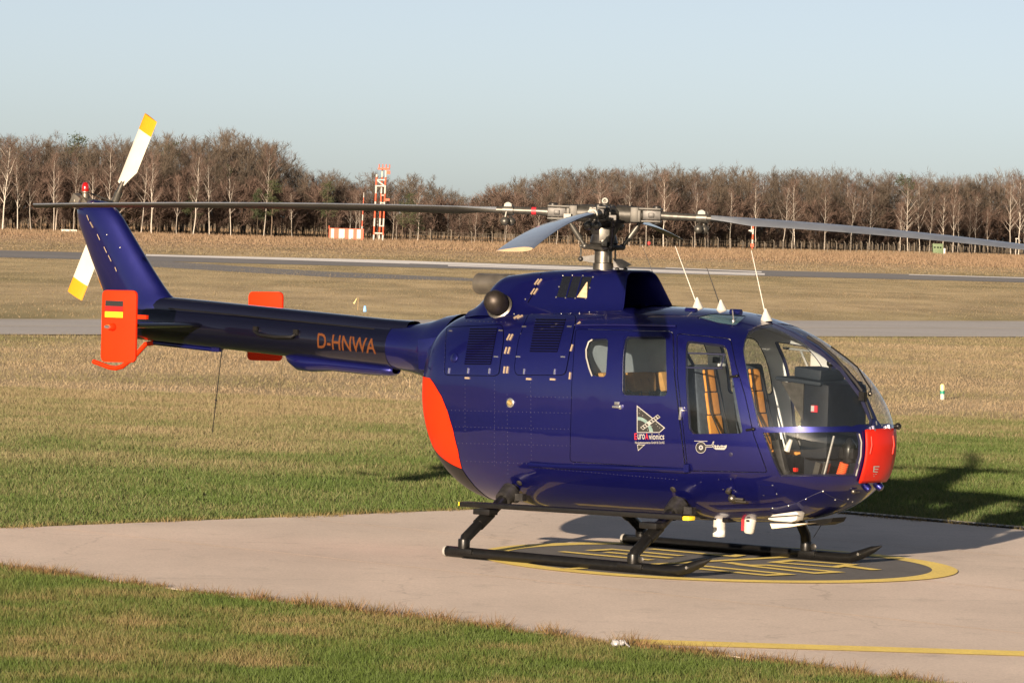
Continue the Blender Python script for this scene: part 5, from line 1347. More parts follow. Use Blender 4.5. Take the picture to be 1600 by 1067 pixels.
for k, (d, k2, k1) in enumerate(blades):
    s = Vector((0, 0, 1)).cross(d)           # leading side for a rotor turning anticlockwise
    rt = Matrix((d, s, Vector((0, 0, 1)))).transposed()
    o = empty('rotor_blade'); o.parent = rot_ if False else heli
    def zr(r): return ZH + k1 * r - k2 * r * r
    up = Vector((0, 0, 1))
    # fork arm and sleeve
    mb = MB(); mb.tube([d * .10 + up * ZH, d * .33 + up * ZH], [.078, .066], 14); mb.box(d * .26 + up * ZH, (.07, .15, .125), rt); mb.box(d * .37 + up * (ZH + .052), (.22, .13, .018), rt); mb.box(d * .37 + up * (ZH - .052), (.22, .13, .018), rt); mb.box(d * .30 + s * .08 + up * (ZH - .01), (.03, .02, .10), rt); mb.box(d * .30 - s * .08 + up * (ZH - .01), (.03, .02, .10), rt); mb.build('fork_arm', M['titan_dark'], o, bevel=.006)
    mb = MB(); mb.box(d * .40 + up * ZH, (.16, .10, .078), rt); mb.box(d * .40 + s * .055 + up * ZH, (.05, .012, .04), rt); mb.box(d * .40 - s * .055 + up * ZH, (.05, .012, .04), rt); mb.lathe([(.036, -.075), (.036, .075), (.026, .082)], d * .44 + up * ZH, (0, 0, 1), 14); mb.build('blade_cuff', M['darkmetal'], o, bevel=.006)
    mb = MB(); mb.tube([d * .46 + up * ZH, d * .56 + up * zr(.56), d * .92 + up * zr(.92)], [.040, .032, .028], 14); mb.build('blade_neck', M['titan'], o)
    mb = MB(); mb.lathe([(.034, -.02), (.034, .02)], d * .60 + up * zr(.6), d, 14); mb.build('neck_band', M['decal_red'] if k in (0,) else M['titan'], o)
    # pendulum absorber
    c = d * .82 + up * zr(.82)
    mb = MB(); mb.lathe([(.044, -.045), (.044, .045)], c, d, 14); mb.box(c + up * .03, (.06, .05, .05), rt); mb.lathe([(.032, -.03), (.036, 0), (.032, .03)], c + up * .035, s, 14); mb.build('absorber_clamp', M['latchgrey'] if 'latchgrey' in M else M['titan'], o)
    mb = MB()
    for q in (-.035, .035): mb.tube([c + s * .03 + d * q * .2, c + s * q + d * q * .6 - up * .075], .012, 8); mb.ball(c + s * q * 1.1 + d * q * .6 - up * .095, .038, 14, 9)
    mb.build('absorber_weight', M['titan'], o)
    # pitch link and horn
    mb = MB(); a = d.lerp(s, .35).normalized() * .17 + up * 2.60; b = d * .30 + s * .11 + up * (ZH - .05); mb.tube([a, b], .016, 10); mb.tube([a.lerp(b, .25), a.lerp(b, .75)], .024, 10); mb.ball(a, .028); mb.ball(b, .026); mb.box(b - s * .02 + up * .02, (.06, .09, .04), rt); mb.build('pitch_link', M['darkmetal'] if k % 2 else M['titan'], o)
    # blade
    N_ = 34; G = []; NT = 18
    for i in range(N_ + 1):
        r = .90 + (4.92 - .90) * (i / N_) ** 1.0; ch = np.interp(r, [.90, 1.0, 1.25, 4.92], [.05, .10, .27, .27]); th = np.interp(r, [.9, 1.25, 4.92], [.05, .034, .030]); pit = np.interp(r, [.9, 4.92], [R(13), R(5)]) if k != 3 else R(19)
        row = []
        for j in range(NT):
            a = 2 * math.pi * j / NT; cx = ch * (.25 - .5 + .5 * math.cos(a)) ; tz = th * .5 * math.sin(a) * (1 + .55 * math.cos(a))
            row.append(d * r + s * (cx * math.cos(pit) - tz * math.sin(pit)) + up * (zr(r) + cx * math.sin(pit) + tz * math.cos(pit)))
        G.append(row)
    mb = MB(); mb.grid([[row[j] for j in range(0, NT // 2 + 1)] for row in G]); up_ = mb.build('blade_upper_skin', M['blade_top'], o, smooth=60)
    mb = MB(); mb.grid([[row[j % NT] for j in range(NT // 2, NT + 1)] for row in G]); mb.build('blade_lower_skin', M['blade_under'] if k == 3 else M['blade_under_dark'], o, smooth=60)  # undersides are alike; sunlit and shaded tones are put into the colour
    mb = MB(); mb.add(G[-1], [tuple(range(NT))]); t_ = [Vector(p) for p in G[-1]]; cc_ = sum(t_, Vector()) / NT
    mb.add([p + d * .012 for p in [cc_ + (p - cc_) * .97 for p in t_]], [tuple(range(NT))]); mb.build('blade_tip', M['blade_edge'], o)
    mb = MB(); mb.add(G[0], [tuple(range(NT))]); mb.build('blade_root_cap', M['titan'], o)
# swashplate levers
mb = MB(); dl = rotor_dir(-1, 0.1); dr_ = rotor_dir(1, -.15); up = Vector((0, 0, 1))
mb.prism([dl * .07 + up * 2.53, dl * .07 + up * 2.46, dl * .185 + up * 2.475, dl * .20 + up * 2.505], rotor_dir(.1, 1) * .06); mb.ball(dl * .19 + up * 2.49, .022); mb.build('scissor_lever', M['darkmetal'], rot_)
mb = MB(); mb.prism([dr_ * .08 + up * 2.50, dr_ * .09 + up * 2.43, dr_ * .17 + up * 2.42, dr_ * .235 + up * 2.455, dr_ * .15 + up * 2.50], rotor_dir(.1, 1) * .08); mb.ball(dr_ * .19 + up * 2.41, .02); mb.ball(dr_ * .12 + up * 2.41, .02); mb.build('control_lever', M['darkmetal'], rot_)
for dd, z0, z1 in ((dl * .19, 2.49, 2.60), (rotor_dir(.3, -1) * .13, 2.47, 2.60), (dr_ * .10, 2.48, 2.59)): mb = MB(); mb.tube([dd + up * z0, dd + up * z1], .008, 6); mb.ball(dd + up * z1, .016); mb.build('control_rod', M['titan'], rot_)

nd = rotor_dir(0, -1)
mb = MB(); mb.box(nd * .13 + up * 2.70, (.09, .09, .12), Matrix((nd, up.cross(nd), up)).transposed()); mb.box(nd * .16 + up * 2.63, (.07, .05, .06), Matrix((nd, up.cross(nd), up)).transposed()); mb.build('drive_scissors', M['titan'], rot_, bevel=.008)
# ------------------------------------------------------------------ far field things
def stripe_mat(name, period, phase=0.0, axis=2, a=(.40, .06, .02), b=(.36, .34, .31)):
    m = bpy.data.materials.new(name); m.use_nodes = True; nt = m.node_tree; bs = nt.nodes['Principled BSDF']; bs.inputs['Roughness'].default_value = .6
    tc = nt.nodes.new('ShaderNodeTexCoord'); sp = nt.nodes.new('ShaderNodeSeparateXYZ'); nt.links.new(tc.outputs['Object'], sp.inputs[0])
    m1 = nt.nodes.new('ShaderNodeMath'); m1.operation = 'MULTIPLY_ADD'; m1.inputs[1].default_value = 1 / period; m1.inputs[2].default_value = phase; nt.links.new(sp.outputs[axis], m1.inputs[0])
    fr = nt.nodes.new('ShaderNodeMath'); fr.operation = 'FRACT'; nt.links.new(m1.outputs[0], fr.inputs[0])
    gt = nt.nodes.new('ShaderNodeMath'); gt.operation = 'GREATER_THAN'; gt.inputs[1].default_value = .5; nt.links.new(fr.outputs[0], gt.inputs[0])
    mx = nt.nodes.new('ShaderNodeMix'); mx.data_type = 'RGBA'; mx.inputs[6].default_value = (*b, 1); mx.inputs[7].default_value = (*a, 1)
    nt.links.new(gt.outputs[0], mx.inputs[0]); nt.links.new(mx.outputs[2], bs.inputs['Base Color']); return m
OW = dict(o=(.40, .06, .02), w=(.36, .34, .31))
orange_far = mat('mast_orange', OW['o'], .6); white_far = mat('mast_white', OW['w'], .6)
# lattice mast
g0 = gnd(592, 373.5); YM = 560.0; sc_ = YM / F_PX
def far_pt(px, py, Y=YM): return at_depth(px, py, Y)
base = far_pt(591, 373.5); base.z = 0
mast = empty('antenna_mast', base); tag(mast, 'red and white lattice antenna mast before the far wood', 'mast')
st = stripe_mat('mast_stripes', 2.15, .15)
legs = [(-7.2 * sc_, 0, 8.6), (1.2 * sc_, .6, 9.3), (7.0 * sc_, 0, 9.3)]
for x, y, h in legs:
    mb = MB(); mb.tube([(x - .0, y, 0), (x + .15, y, h)], .115, 8); mb.build('mast_leg', st, mast)
for z0, z1, a, b in ((.95, .95, 0, 2), (7.1, 7.1, 0, 2), (7.9, 7.9, 0, 2), (7.9, 7.1, 0, 2), (1.9, 1.9, 1, 2), (5.9, 5.9, 1, 2), (4.9, 4.9, 1, 2)):
    mb = MB(); mb.tube([(legs[a][0] + .1, legs[a][1], z0), (legs[b][0] + .1, legs[b][1], z1)], .10, 6); mb.build('mast_brace', white_far, mast)
mb = MB(); mb.box((legs[2][0] - .15, .3, 9.35), (1.5, 1.3, .22)); 
for k in range(4): mb.tube([(legs[2][0] - .75 + .45 * k, .3, 9.4), (legs[2][0] - .75 + .45 * k, .3, 9.95)], .07, 6)
mb.box((legs[2][0] + .45, .3, 8.9), (.5, .7, .45)); mb.build('mast_platform', orange_far, mast)
mb = MB(); mb.box((legs[2][0] + .45, 0, 5.35), (.55, .5, .3)); mb.build('mast_lamp', orange_far, mast)
# striped cabin beside the mast
bp_ = far_pt(541, 373.8); bp_.z = 0
hut = empty('equipment_cabin', bp_); tag(hut, 'low orange and white striped equipment cabin beside the lattice mast', 'cabin')
w_ = 54 * sc_; x = -w_ / 2
for k, (wd, c) in enumerate(((3.5, 'o'), (5, 'w'), (8, 'o'), (9.5, 'w'), (7, 'o'), (7.5, 'w'), (6, 'o'), (6.5, 'w'), (4.5, 'o'))):
    ww = wd / 57.5 * w_; mb = MB(); mb.box((x + ww / 2, 0, .68), (ww, 1.6, 1.36)); mb.build('cabin_panel', orange_far if c == 'o' else white_far, hut, smooth=0); x += ww
mb = MB(); mb.box((0, 0, 1.40), (w_ + .1, 1.7, .07)); mb.tube([(-w_ / 2, -.7, 1.4), (-w_ / 2, -.7, 1.75)], .06, 6); mb.build('cabin_roof', orange_far, hut)
pp = far_pt(564, 373); pp.z = 0
pole = empty('marker_pole', pp); tag(pole, 'thin red and white pole rising behind the striped cabin', 'pole')
mb = MB(); mb.tube([(0, 1.5, 0), (.15, 1.5, 6.2)], [.09, .04], 6); mb.build('pole_shaft', stripe_mat('pole_stripes', 1.5, .3), pole)
# orange-white pole on the right
q = far_pt(1175, 391, 640); q.z = 0; wp = empty('windsock_pole', q); tag(wp, 'orange and white pole with small white arm before the right wood', 'pole')
mb = MB(); mb.tube([(0, 0, 0), (.1, 0, 4.6)], .13, 8); mb.build('pole_shaft', stripe_mat('wind_stripes', 1.6, .55), wp)
mb = MB(); mb.box((-.35, 0, 2.85), (.5, .3, .2)); mb.build('pole_arm', white_far, wp); mb = MB(); mb.tube([(-.2, 0, 2.6), (-.15, 0, 4.6)], .07, 6); mb.build('pole_conduit', white_far, wp); mb = MB(); mb.box((0, 0, .7), (.5, .4, .5)); mb.build('pole_box', orange_far, wp)
# green hut
q = far_pt(1464.5, 397, 690); q.z = 0; gh = empty('green_hut', q); tag(gh, 'small pale green hut with three dark openings at the wood edge', 'hut')
s6 = 690 / F_PX; gmat = mat('green_hut_paint', (.085, .125, .06), .7, noise=(1.5, .15))
mb = MB(); mb.box((0, 0, .85), (16 * s6, 1.5, 1.6)); mb.build('hut_wall', gmat, gh, bevel=.05); mb = MB(); mb.box((0, 0, 1.68), (16.6 * s6, 1.6, .08)); mb.build('hut_roof', gmat, gh)
for k in (-5, 0, 4.2): mb = MB(); mb.box((k * s6, -.76, 1.12), (2.4 * s6, .04, .24)); mb.build('hut_opening', M['dark'], gh, smooth=0)
mb = MB(); mb.box((10.5 * s6, .2, .5), (3 * s6, .9, 1.0)); mb.build('hut_locker', M['lining'], gh)
# lamp post pair far right, white board far left, red figure-like marker
q = far_pt(1587, 396, 760); q.z = 0; lp = empty('street_lamp', q); tag(lp, 'small pale lamp post at the right end of the wood', 'lamp post')
mb = MB(); mb.tube([(0, 0, 0), (0, 0, 2.9)], .07, 6); mb.build('lamp_pole', white_far, lp); mb = MB(); mb.box((.1, 0, 2.95), (.5, .3, .14)); mb.build('lamp_head', white_far, lp)
q = far_pt(108, 361, 520); q.z = 0; wb_ = empty('white_board', q); tag(wb_, 'low white board standing at the edge of the left wood', 'board')
mb = MB(); mb.box((0, 0, .22), (1.9, .12, .26)); mb.build('board_panel', white_far, wb_, smooth=0); mb = MB(); mb.box((-.7, 0, .05), (.1, .1, .12)); mb.box((.7, 0, .05), (.1, .1, .12)); mb.build('board_foot', white_far, wb_)
q = far_pt(1014, 388, 590); q.z = 0; rm_ = empty('red_marker', q); tag(rm_, 'tiny dark red marker by the fence right of the rotor head', 'marker')
mb = MB(); mb.tube([(0, 0, 0), (0, 0, .5)], .05, 6); mb.build('marker_stem', M['darkmetal'], rm_); mb = MB(); mb.lathe([(.12, .4), (.22, .6), (.2, .85), (.05, .95)], (0, 0, 0), (0, 0, 1), 8); mb.build('marker_head', mat('dull_red', (.35, .02, .02), .6), rm_)
# bollard in the grass, blue and yellow survey pegs
q = gnd(1472.5, 624.5); bo_ = empty('bollard', q); tag(bo_, 'white and yellow bollard with a green band in the grass', 'bollard')
s7 = q.y / F_PX
mb = MB(); mb.lathe([(3.4 * s7, 0), (3.4 * s7, 9 * s7)], (0, 0, 0), (-.04, 0, 1), 16); mb.build('bollard_foot', white_far, bo_)
mb = MB(); mb.lathe([(3.5 * s7, 9 * s7), (3.5 * s7, 14.5 * s7)], (0, 0, 0), (-.04, 0, 1), 16); mb.build('green_band', mat('green_band', (.0, .16, .11), .5), bo_)
mb = MB(); mb.lathe([(3.4 * s7, 14.5 * s7), (3.4 * s7, 22 * s7), (2.6 * s7, 24 * s7), (.001, 25 * s7)], (0, 0, 0), (-.04, 0, 1), 16); mb.build('bollard_top', mat('cream_yellow', (.72, .62, .25), .5), bo_)
q = gnd(570, 487); s7 = q.y / F_PX; pg = empty('survey_peg', q); tag(pg, 'short blue survey peg in the grass behind the tail boom', 'peg')
mb = MB(); mb.box((0, 0, 4.5 * s7), (5 * s7, 5 * s7, 9 * s7), taper=(.6, .6)); mb.build('peg_body', mat('blue_peg', (.09, .30, .70), .5), pg, bevel=.01)
q = gnd(557.5, 485); pg = empty('ribbon_stake', q); tag(pg, 'thin stake with a straw coloured ribbon beside the blue peg', 'stake')
mb = MB(); mb.box((.03, 0, 10 * s7), (1.2 * s7, 1.2 * s7, 20 * s7)); mb.build('stake_post', mat('stake_wood', (.16, .11, .05), .8), pg, smooth=0)
mb = MB(); mb.add([(0, 0, 20 * s7), (-.02, 0, 19 * s7), (-6 * s7, 0, 11 * s7), (-4 * s7, .02, 10 * s7)], [(0, 1, 2, 3)]); mb.build('stake_ribbon', mat('ribbon', (.62, .50, .22), .7), pg)
# crumpled white bag at the pad edge
q = gnd(966, 1012); rb = random.Random(5)
bag = empty('plastic_bag', q); tag(bag, 'crumpled white plastic bag lying in the grass at the pad edge', 'bag')
def crumple(c, sx, sy, sz, seed):
    r_ = random.Random(seed); mb = MB(); G = []
    for i in range(9):
        row = []
        for j in range(14):
            ph = -math.pi / 2 + math.pi * i / 8; a = 2 * math.pi * j / 14; k = .75 + .5 * r_.random()
            row.append((c[0] + sx * k * math.cos(ph) * math.cos(a), c[1] + sy * k * math.cos(ph) * math.sin(a), max(.0, c[2] + sz * k * math.sin(ph))))
        G.append(row)
    mb.grid(G, close_v=True); return mb
bag.scale = (.72, .72, .72)
bagm = mat('white_polythene', (.26, .26, .27), .35, noise=(30, .15))
crumple((-.025, 0, .045), .042, .04, .032, 1).build('bag_body', bagm, bag, smooth=20); crumple((.03, .0, .05), .025, .03, .025, 2).build('bag_fold', bagm, bag, smooth=20)
mb = MB(); mb.grid([[(.045, 0, .085), (.05, .01, .07), (.048, 0, .05)], [(.055, -.01, .08), (.065, 0, .065), (.06, -.01, .045)], [(.07, -.03, .05), (.085, -.02, .045), (.075, -.03, .03)], [(.095, -.05, .03), (.105, -.04, .028), (.1, -.05, .015)]]); mb.build('bag_handle', bagm, bag, smooth=30)
# perimeter fence
fence = empty('perimeter_fence', (0, 0, 0)); tag(fence, 'low wire fence of pale posts along the far wood edge', 'fence')
postm = mat('fence_concrete', (.13, .112, .09), .8)
fpts = [(640, 386.5, 560), (800, 389, 570), (1000, 391.5, 585), (1180, 394, 610), (1320, 396, 640), (1460, 398, 690), (1600, 398, 760)]
P = [far_pt(a, b, c) for a, b, c in fpts]
for p in P: p.z = 0
pm = None; acc = []
for i in range(len(P) - 1):
    L_ = (P[i + 1] - P[i]).length; n = max(1, int(L_ / 3.1))
    for k in range(n): acc.append(P[i].lerp(P[i + 1], k / n))
for a in acc:
    if pm is None:
        mb = MB(); mb.tube([(0, 0, 0), (0, 0, 1.35), (.0, 0, 1.4), (-.18, 0, 1.65)], .045, 5); o = mb.build('fence_post', postm, fence); pm = o.data
    else: o = link_mesh('fence_post', pm, None, fence)
    o.location = a; o.rotation_euler.z = rb.uniform(-.4, .4); o.scale.z = rb.uniform(.8, 1.1)
mb = MB()
for z in (.5, .9, 1.3): mb.tube([p + Vector((0, .1, z)) for p in P], .018, 4)
mb.build('fence_wires', postm, fence)

# ------------------------------------------------------------------ trees
def tree_mat(name, col, var, rough=.9):
    m = bpy.data.materials.new(name); m.use_nodes = True; nt = m.node_tree; b = nt.nodes['Principled BSDF']; b.inputs['Roughness'].default_value = rough; b.inputs['Specular IOR Level'].default_value = .1
    oi = nt.nodes.new('ShaderNodeObjectInfo'); tc = nt.nodes.new('ShaderNodeTexCoord'); n = nt.nodes.new('ShaderNodeTexNoise'); n.inputs['Scale'].default_value = .35; n.inputs['Detail'].default_value = 3
    nt.links.new(tc.outputs['Object'], n.inputs['Vector'])
    ad = nt.nodes.new('ShaderNodeMath'); ad.operation = 'ADD'; nt.links.new(oi.outputs['Random'], ad.inputs[0]); nt.links.new(n.outputs[0], ad.inputs[1])
    mr = nt.nodes.new('ShaderNodeMapRange'); mr.inputs[1].default_value = .45; mr.inputs[2].default_value = 1.55; nt.links.new(ad.outputs[0], mr.inputs[0])
    mx = nt.nodes.new('ShaderNodeMix'); mx.data_type = 'RGBA'; mx.inputs[6].default_value = (*col, 1); mx.inputs[7].default_value = (*var, 1); nt.links.new(mr.outputs[0], mx.inputs[0]); nt.links.new(mx.outputs[2], b.inputs['Base Color'])
    return m
TM = dict(birch_bark=tree_mat('birch_bark', (.46, .425, .375), (.20, .175, .15)), bark=tree_mat('grey_bark', (.13, .10, .075), (.085, .068, .052)),
          red_twig=tree_mat('reddish_twigs', (.114, .078, .063), (.082, .060, .050)), brown_twig=tree_mat('brown_twigs', (.108, .086, .066), (.070, .058, .047)), needle=tree_mat('pine_needles', (.036, .050, .026), (.055, .064, .032)))
def prism_seg(V, F, a, b, ra, rb_):
    t = (b - a); 
    if t.length < 1e-6: return
    u = t.orthogonal().normalized(); w = t.cross(u).normalized(); i = len(V)
    for p, r in ((a, ra), (b, rb_)):
        for k in range(3):
            an = 2.094 * k; V.append(tuple(p + u * (math.cos(an) * r) + w * (math.sin(an) * r)))
    for k in range(3):
        k2 = (k + 1) % 3; F.append((i + k, i + k2, i + 3 + k2)); F.append((i + k, i + 3 + k2, i + 3 + k))
def sliver(V, F, a, b, w, r_):
    s = Vector((r_.uniform(-1, 1), r_.uniform(-1, 1), r_.uniform(-.4, .4))).normalized() * w; i = len(V)
    V += [tuple(a - s), tuple(a + s), tuple(b)]; F.append((i, i + 1, i + 2))
def gen_tree(kind, seed, H=15.0, dens=1.0, twigs=15, lite=False):
    r_ = random.Random(seed); TV, TF, CV, CF = [], [], [], []
    n = 8; P = []; x = y = 0.0; lean = (r_.uniform(-.035, .035), r_.uniform(-.03, .03)); fork = kind == 'birch' and r_.random() < .5
    for k in range(n + 1):
        t = k / n; P.append(Vector((x, y, H * .94 * t))); x += lean[0] * H / n + r_.uniform(-.012, .012) * H; y += lean[1] * H / n + r_.uniform(-.012, .012) * H
    r0 = {'birch': .125, 'brown': .15, 'pine': .17, 'thicket': .09}[kind] * (H / 15)
    def rad(t): return r0 * (1 - .86 * t) + .012
    for k in range(n): prism_seg(TV, TF, P[k], P[k + 1], rad(k / n), rad((k + 1) / n))
    def along(t):
        f = t * n; k = min(n - 1, int(f)); return P[k].lerp(P[k + 1], f - k)
    if kind == 'pine':
        for c in range(int(34 * dens)):
            t = .36 + .62 * (c + r_.random()) / (34 * dens); a = along(t); az = r_.uniform(0, 6.28); L = H * (.20 * (1.12 - t) ** .7 + .03) * r_.uniform(.7, 1.2); d = Vector((math.cos(az), math.sin(az), r_.uniform(-.05, .35))); e = a + d * L
            prism_seg(TV, TF, a, e, .04, .012)
            for q in range(int(52 * dens)):
                s = r_.uniform(.25, 1.08); c0 = a.lerp(e, s) + Vector((r_.gauss(0, .34), r_.gauss(0, .34), r_.gauss(0, .20))); d2 = Vector((r_.gauss(0, 1), r_.gauss(0, 1), r_.gauss(.3, .7))).normalized() * r_.uniform(.3, .6); sliver(CV, CF, c0, c0 + d2, .085, r_)
        return TV, TF, CV, CF
    nl = {'birch': 20, 'brown': 24, 'thicket': 16}[kind]; t0 = {'birch': .30, 'brown': .20, 'thicket': .03}[kind]
    for c in range(nl):
        t = t0 + (.97 - t0) * (c + r_.random() * .8) / nl; a = along(t); az = c * 2.4 + r_.uniform(-.5, .5)
        L = H * {'birch': .25, 'brown': .31, 'thicket': .45}[kind] * (1.0 - .62 * ((t - t0) / (1 - t0)) ** 1.4) * r_.uniform(.7, 1.15)
        el = {'birch': r_.uniform(.75, 1.15), 'brown': r_.uniform(.45, 1.0), 'thicket': r_.uniform(.6, 1.25)}[kind]
        d = Vector((math.cos(az) * math.cos(el), math.sin(az) * math.cos(el), math.sin(el))); Q = [a]
        big = (fork and c % 7 == 2)
        for k in range(3):
            d = (d + Vector((r_.gauss(0, .16), r_.gauss(0, .16), .10 if kind != 'birch' else -.02))).normalized(); Q.append(Q[-1] + d * L / 3 * (1.5 if big else 1))
        rl = rad(t) * (.8 if big else (.55 if kind == 'birch' else .42))
        for k in range(3): prism_seg(TV, TF, Q[k], Q[k + 1], rl * (1 - k / 3.4), rl * (1 - (k + 1) / 3.4))
        for s in range(int(7 * dens)):
            f = r_.uniform(.25, 1.0) * 3; k = min(2, int(f)); b0 = Q[k].lerp(Q[k + 1], f - k); az2 = r_.uniform(0, 6.28); el2 = r_.uniform(.05, 1.2); L2 = H * .10 * r_.uniform(.6, 1.3)
            d2 = (Vector((math.cos(az2) * math.cos(el2), math.sin(az2) * math.cos(el2), math.sin(el2))) + d * .8).normalized(); e2 = b0 + d2 * L2
            if lite: sliver(CV, CF, b0, e2, .026, r_)
            else: prism_seg(CV, CF, b0, e2, .022, .010)
            for q in range(int(twigs * dens)):
                c0 = b0.lerp(e2, r_.uniform(.15, 1)); dv = (d2 + Vector((r_.gauss(0, .75), r_.gauss(0, .75), r_.gauss(0, .6) - (.35 if kind == 'birch' else -.15)))).normalized(); sliver(CV, CF, c0, c0 + dv * r_.uniform(.45, 1.15), r_.uniform(.014, .027) * (1.4 if lite else 1), r_)
    return TV, TF, CV, CF
VAR = {}
for kind, cnt in (('birch', 9), ('brown', 9), ('pine', 4), ('thicket', 4)):
    VAR[kind] = []
    for k in range(cnt):
        TV, TF, CV, CF = gen_tree(kind, 100 + 17 * k + len(kind), 15.0 if kind != 'thicket' else 5.0, 1.0, dict(birch=8, brown=18, pine=1, thicket=13)[kind])
        VAR[kind].append((np.array(TV, np.float32), np.array(TF, np.int32), np.array(CV, np.float32), np.array(CF, np.int32)))
LITE = {}
for kind, cnt, tw in (('birch', 5, 7), ('brown', 8, 11), ('thicket', 5, 8)):
    LITE[kind] = [tuple(np.array(q, np.float32 if i % 2 == 0 else np.int32) for i, q in enumerate(gen_tree(kind, 900 + 31 * k + len(kind), 15.0 if kind != 'thicket' else 5.0, 1.0, tw, True))) for k in range(cnt)]
TMESH = {k: [(np_mesh(k + '_trunk', v[0], v[1], True), np_mesh(k + '_crown', v[2], v[3])) for v in L_] for k, L_ in VAR.items()}
MATS = dict(birch=('birch_bark', 'red_twig'), brown=('bark', 'brown_twig'), pine=('bark', 'needle'), thicket=('bark', 'red_twig'))
for k, L_ in TMESH.items():
    for t_, c_ in L_: t_.materials.append(TM[MATS[k][0]]); c_.materials.append(TM[MATS[k][1]])
sky_px = [-80, 0, 100, 150, 230, 300, 350, 400, 440, 470, 490, 515, 545, 570, 600, 640, 680, 710, 740, 770, 800, 850, 900, 940, 1000, 1100, 1200, 1300, 1400, 1500, 1600, 1700]
sky_py = [206, 206, 205, 210, 214, 208, 201, 208, 228, 255, 275, 262, 268, 262, 272, 268, 282, 297, 298, 288, 276, 264, 258, 254, 260, 257, 261, 262, 268, 270, 262, 265]
def tree_Y(px): return float(np.interp(px, [-100, 0, 300, 600, 800, 1000, 1300, 1600, 1700], [525, 530, 555, 590, 600, 615, 700, 800, 830]))
def horizon(px): return 533.5 - F_PX * math.tan(PITCH) + (px - 800) * math.tan(ROLL)
def top_h(px, Y): return CAM_H + (horizon(px) - float(np.interp(px, sky_px, sky_py))) / F_PX * Y
def ground_x(px, Y): return at_depth(px, horizon(px), Y).x
rt_ = random.Random(11)
LBL = dict(birch='white stemmed bare birch at the front of the far wood', brown='bare brown broadleaf tree at the front of the far wood', pine='dark green pine standing among the bare trees of the wood')
CAT = dict(birch='birch', brown='tree', pine='pine')
GRP = dict(birch='birches along the wood edge', brown='bare brown trees along the wood edge', pine='pines in the wood')
NM = dict(birch='birch_tree', brown='bare_tree', pine='pine_tree')
def plant(kind, px, dY, hk, label=None, group=True):
    Y = tree_Y(px) + dY; H = top_h(px, Y) * hk; k = rt_.randrange(len(TMESH[kind])); s = H / 15.0
    o = empty(NM[kind], (ground_x(px, Y), Y, 0), rt_.uniform(0, 6.28)); sx = s * rt_.uniform(.8, 1.1); o.scale = (sx, sx, s)
    tag(o, label or LBL[kind], CAT[kind], GRP[kind] if group else None)
    t_, c_ = TMESH[kind][k]; link_mesh('trunk', t_, None, o); link_mesh('crown', c_, None, o); return o
birch_px = [5, 30, 52, 85, 118, 150, 172, 190, 222, 240, 275, 300, 330, 362, 410, 455, 545, 556, 562, 590, 612, 622, 655, 700, 745, 790, 840, 870, 905, 930, 985, 1010, 1040, 1085, 1110, 1140, 1180, 1222, 1236, 1245, 1290, 1330, 1360, 1405, 1421, 1436, 1454, 1476, 1487, 1496, 1516, 1521, 1546, 1580, 1592, 1598]
for px in birch_px: plant('birch', px + rt_.uniform(-3, 3), rt_.uniform(-14, -4), rt_.uniform(.55, .92))
for px in [20, 70, 135, 205, 255, 312, 345, 385, 425, 470, 500, 530, 575, 605, 640, 685, 720, 760, 785, 815, 860, 885, 950, 975, 1025, 1060, 1100, 1125, 1165, 1200, 1260, 1275, 1310, 1345, 1385, 1440, 1470, 1505, 1535, 1565]:
    plant('brown', px + rt_.uniform(-8, 8), rt_.uniform(6, 24), rt_.uniform(.82, .97))
for px, dy, hk, lb in ((425, -16, .64, 'broad dark pine left of the striped cabin'), (402, -15, .5, 'low dark pine in the left wood behind the tail rotor blade'), (512, -16, .86, 'narrow dark pine just left of the striped cabin'), (643, -16, .74, 'dark pine right of the lattice mast'),
                       (629, -12, .6, 'small dark pine beside the lattice mast'), (120, 30, 1.04, 'pine top poking above the left wood'), (265, 30, .98, 'pine crown above the left wood near the raised rotor blade'), (1410, 25, 1.02, 'single pine tip above the right wood'), (350, 12, .7, 'pine crown in the middle of the left wood'), (300, -8, .5, 'dark young pine in shade at the left wood edge'), (657, -15, .42, 'low pine at the foot of the birches right of the mast')):
    plant('pine', px, dy, hk, lb, False)
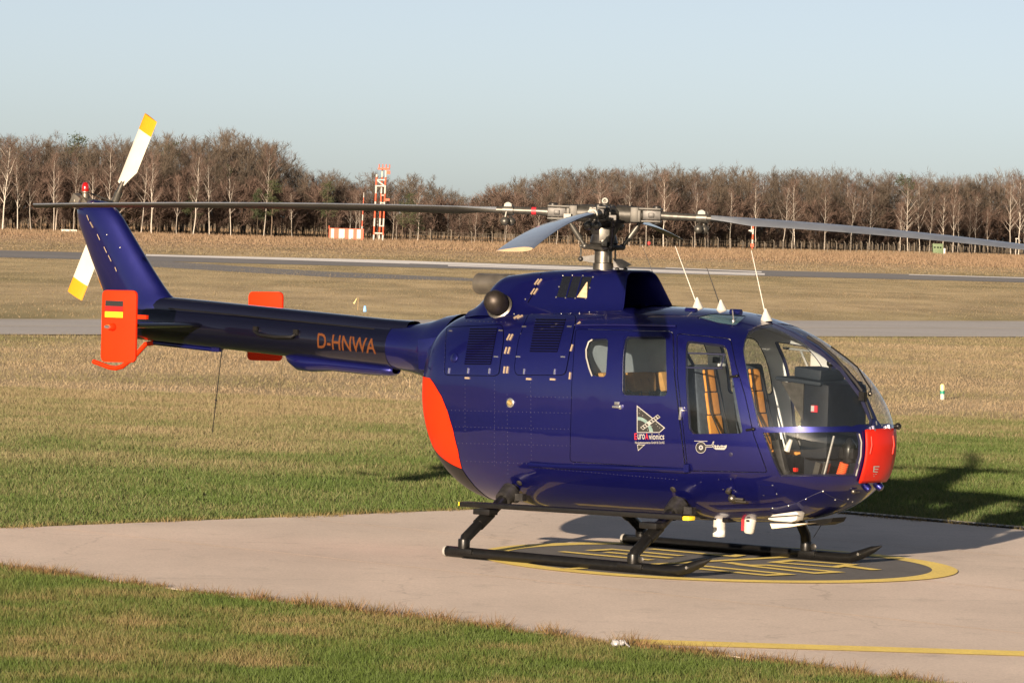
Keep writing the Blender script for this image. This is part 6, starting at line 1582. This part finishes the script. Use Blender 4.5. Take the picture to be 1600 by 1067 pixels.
# the wood behind the front trees: one mass
def mass(name, items, label, which):
    VV, FF, MI, off = [], [], [], 0
    mats_ = sorted({m for it in items for m in MATS[it[0]]}); idx = {m: i for i, m in enumerate(mats_)}
    for kind, k, loc, rz, sx, sz in items:
        v = LITE[kind][k]; c, s = math.cos(rz), math.sin(rz)
        for Vt, Ft, mm in ((v[0], v[1], MATS[kind][0]), (v[2], v[3], MATS[kind][1])):
            if len(Ft) == 0: continue
            X = np.stack([(Vt[:, 0] * c - Vt[:, 1] * s) * sx + loc[0], (Vt[:, 0] * s + Vt[:, 1] * c) * sx + loc[1], Vt[:, 2] * sz], 1); VV.append(X); FF.append(Ft + off); MI.append(np.full(len(Ft), idx[mm], np.int32)); off += len(X)
    me = np_mesh(name, np.concatenate(VV), np.concatenate(FF)); me.polygons.foreach_set('material_index', np.concatenate(MI))
    o = link_mesh(name, me, [TM[m] for m in mats_]); tag(o, label, 'wood', kind='stuff'); return o
items = []
for row, (d0, hk) in enumerate(((9, .72), (16, .86), (25, .93), (38, .95), (56, .96))):
    px = -60 + row * 9 if row not in (2, 4) else -520
    while px < (1680 if row not in (2, 4) else 2150):
        gap = 480 < px < 770
        if not (gap and row > 2 and rt_.random() < .45):
            Y = tree_Y(px) + d0 + rt_.uniform(-5, 5); H = top_h(px, Y) * hk * rt_.uniform(.84, 1.0); kd = 'brown' if rt_.random() < .82 else 'birch'; s = H / 15
            items.append((kd, rt_.randrange(len(LITE[kd])), (ground_x(px, Y), Y), rt_.uniform(0, 6.28), s * rt_.uniform(.95, 1.3), s))
        px += rt_.uniform(13, 23)
mass('woodland', items, 'dense bare brown wood behind the front trees', 0)
items = []; px = -60
while px < 1680:
    Y = tree_Y(px) + rt_.uniform(0, 22); s = rt_.uniform(.7, 1.5) * (.75 if 560 < px < 760 else 1)
    items.append(('thicket', rt_.randrange(5), (ground_x(px, Y), Y), rt_.uniform(0, 6.28), s * 1.3, s)); px += rt_.uniform(4, 7)
mass('undergrowth', items, 'low reddish undergrowth along the foot of the wood', 0)
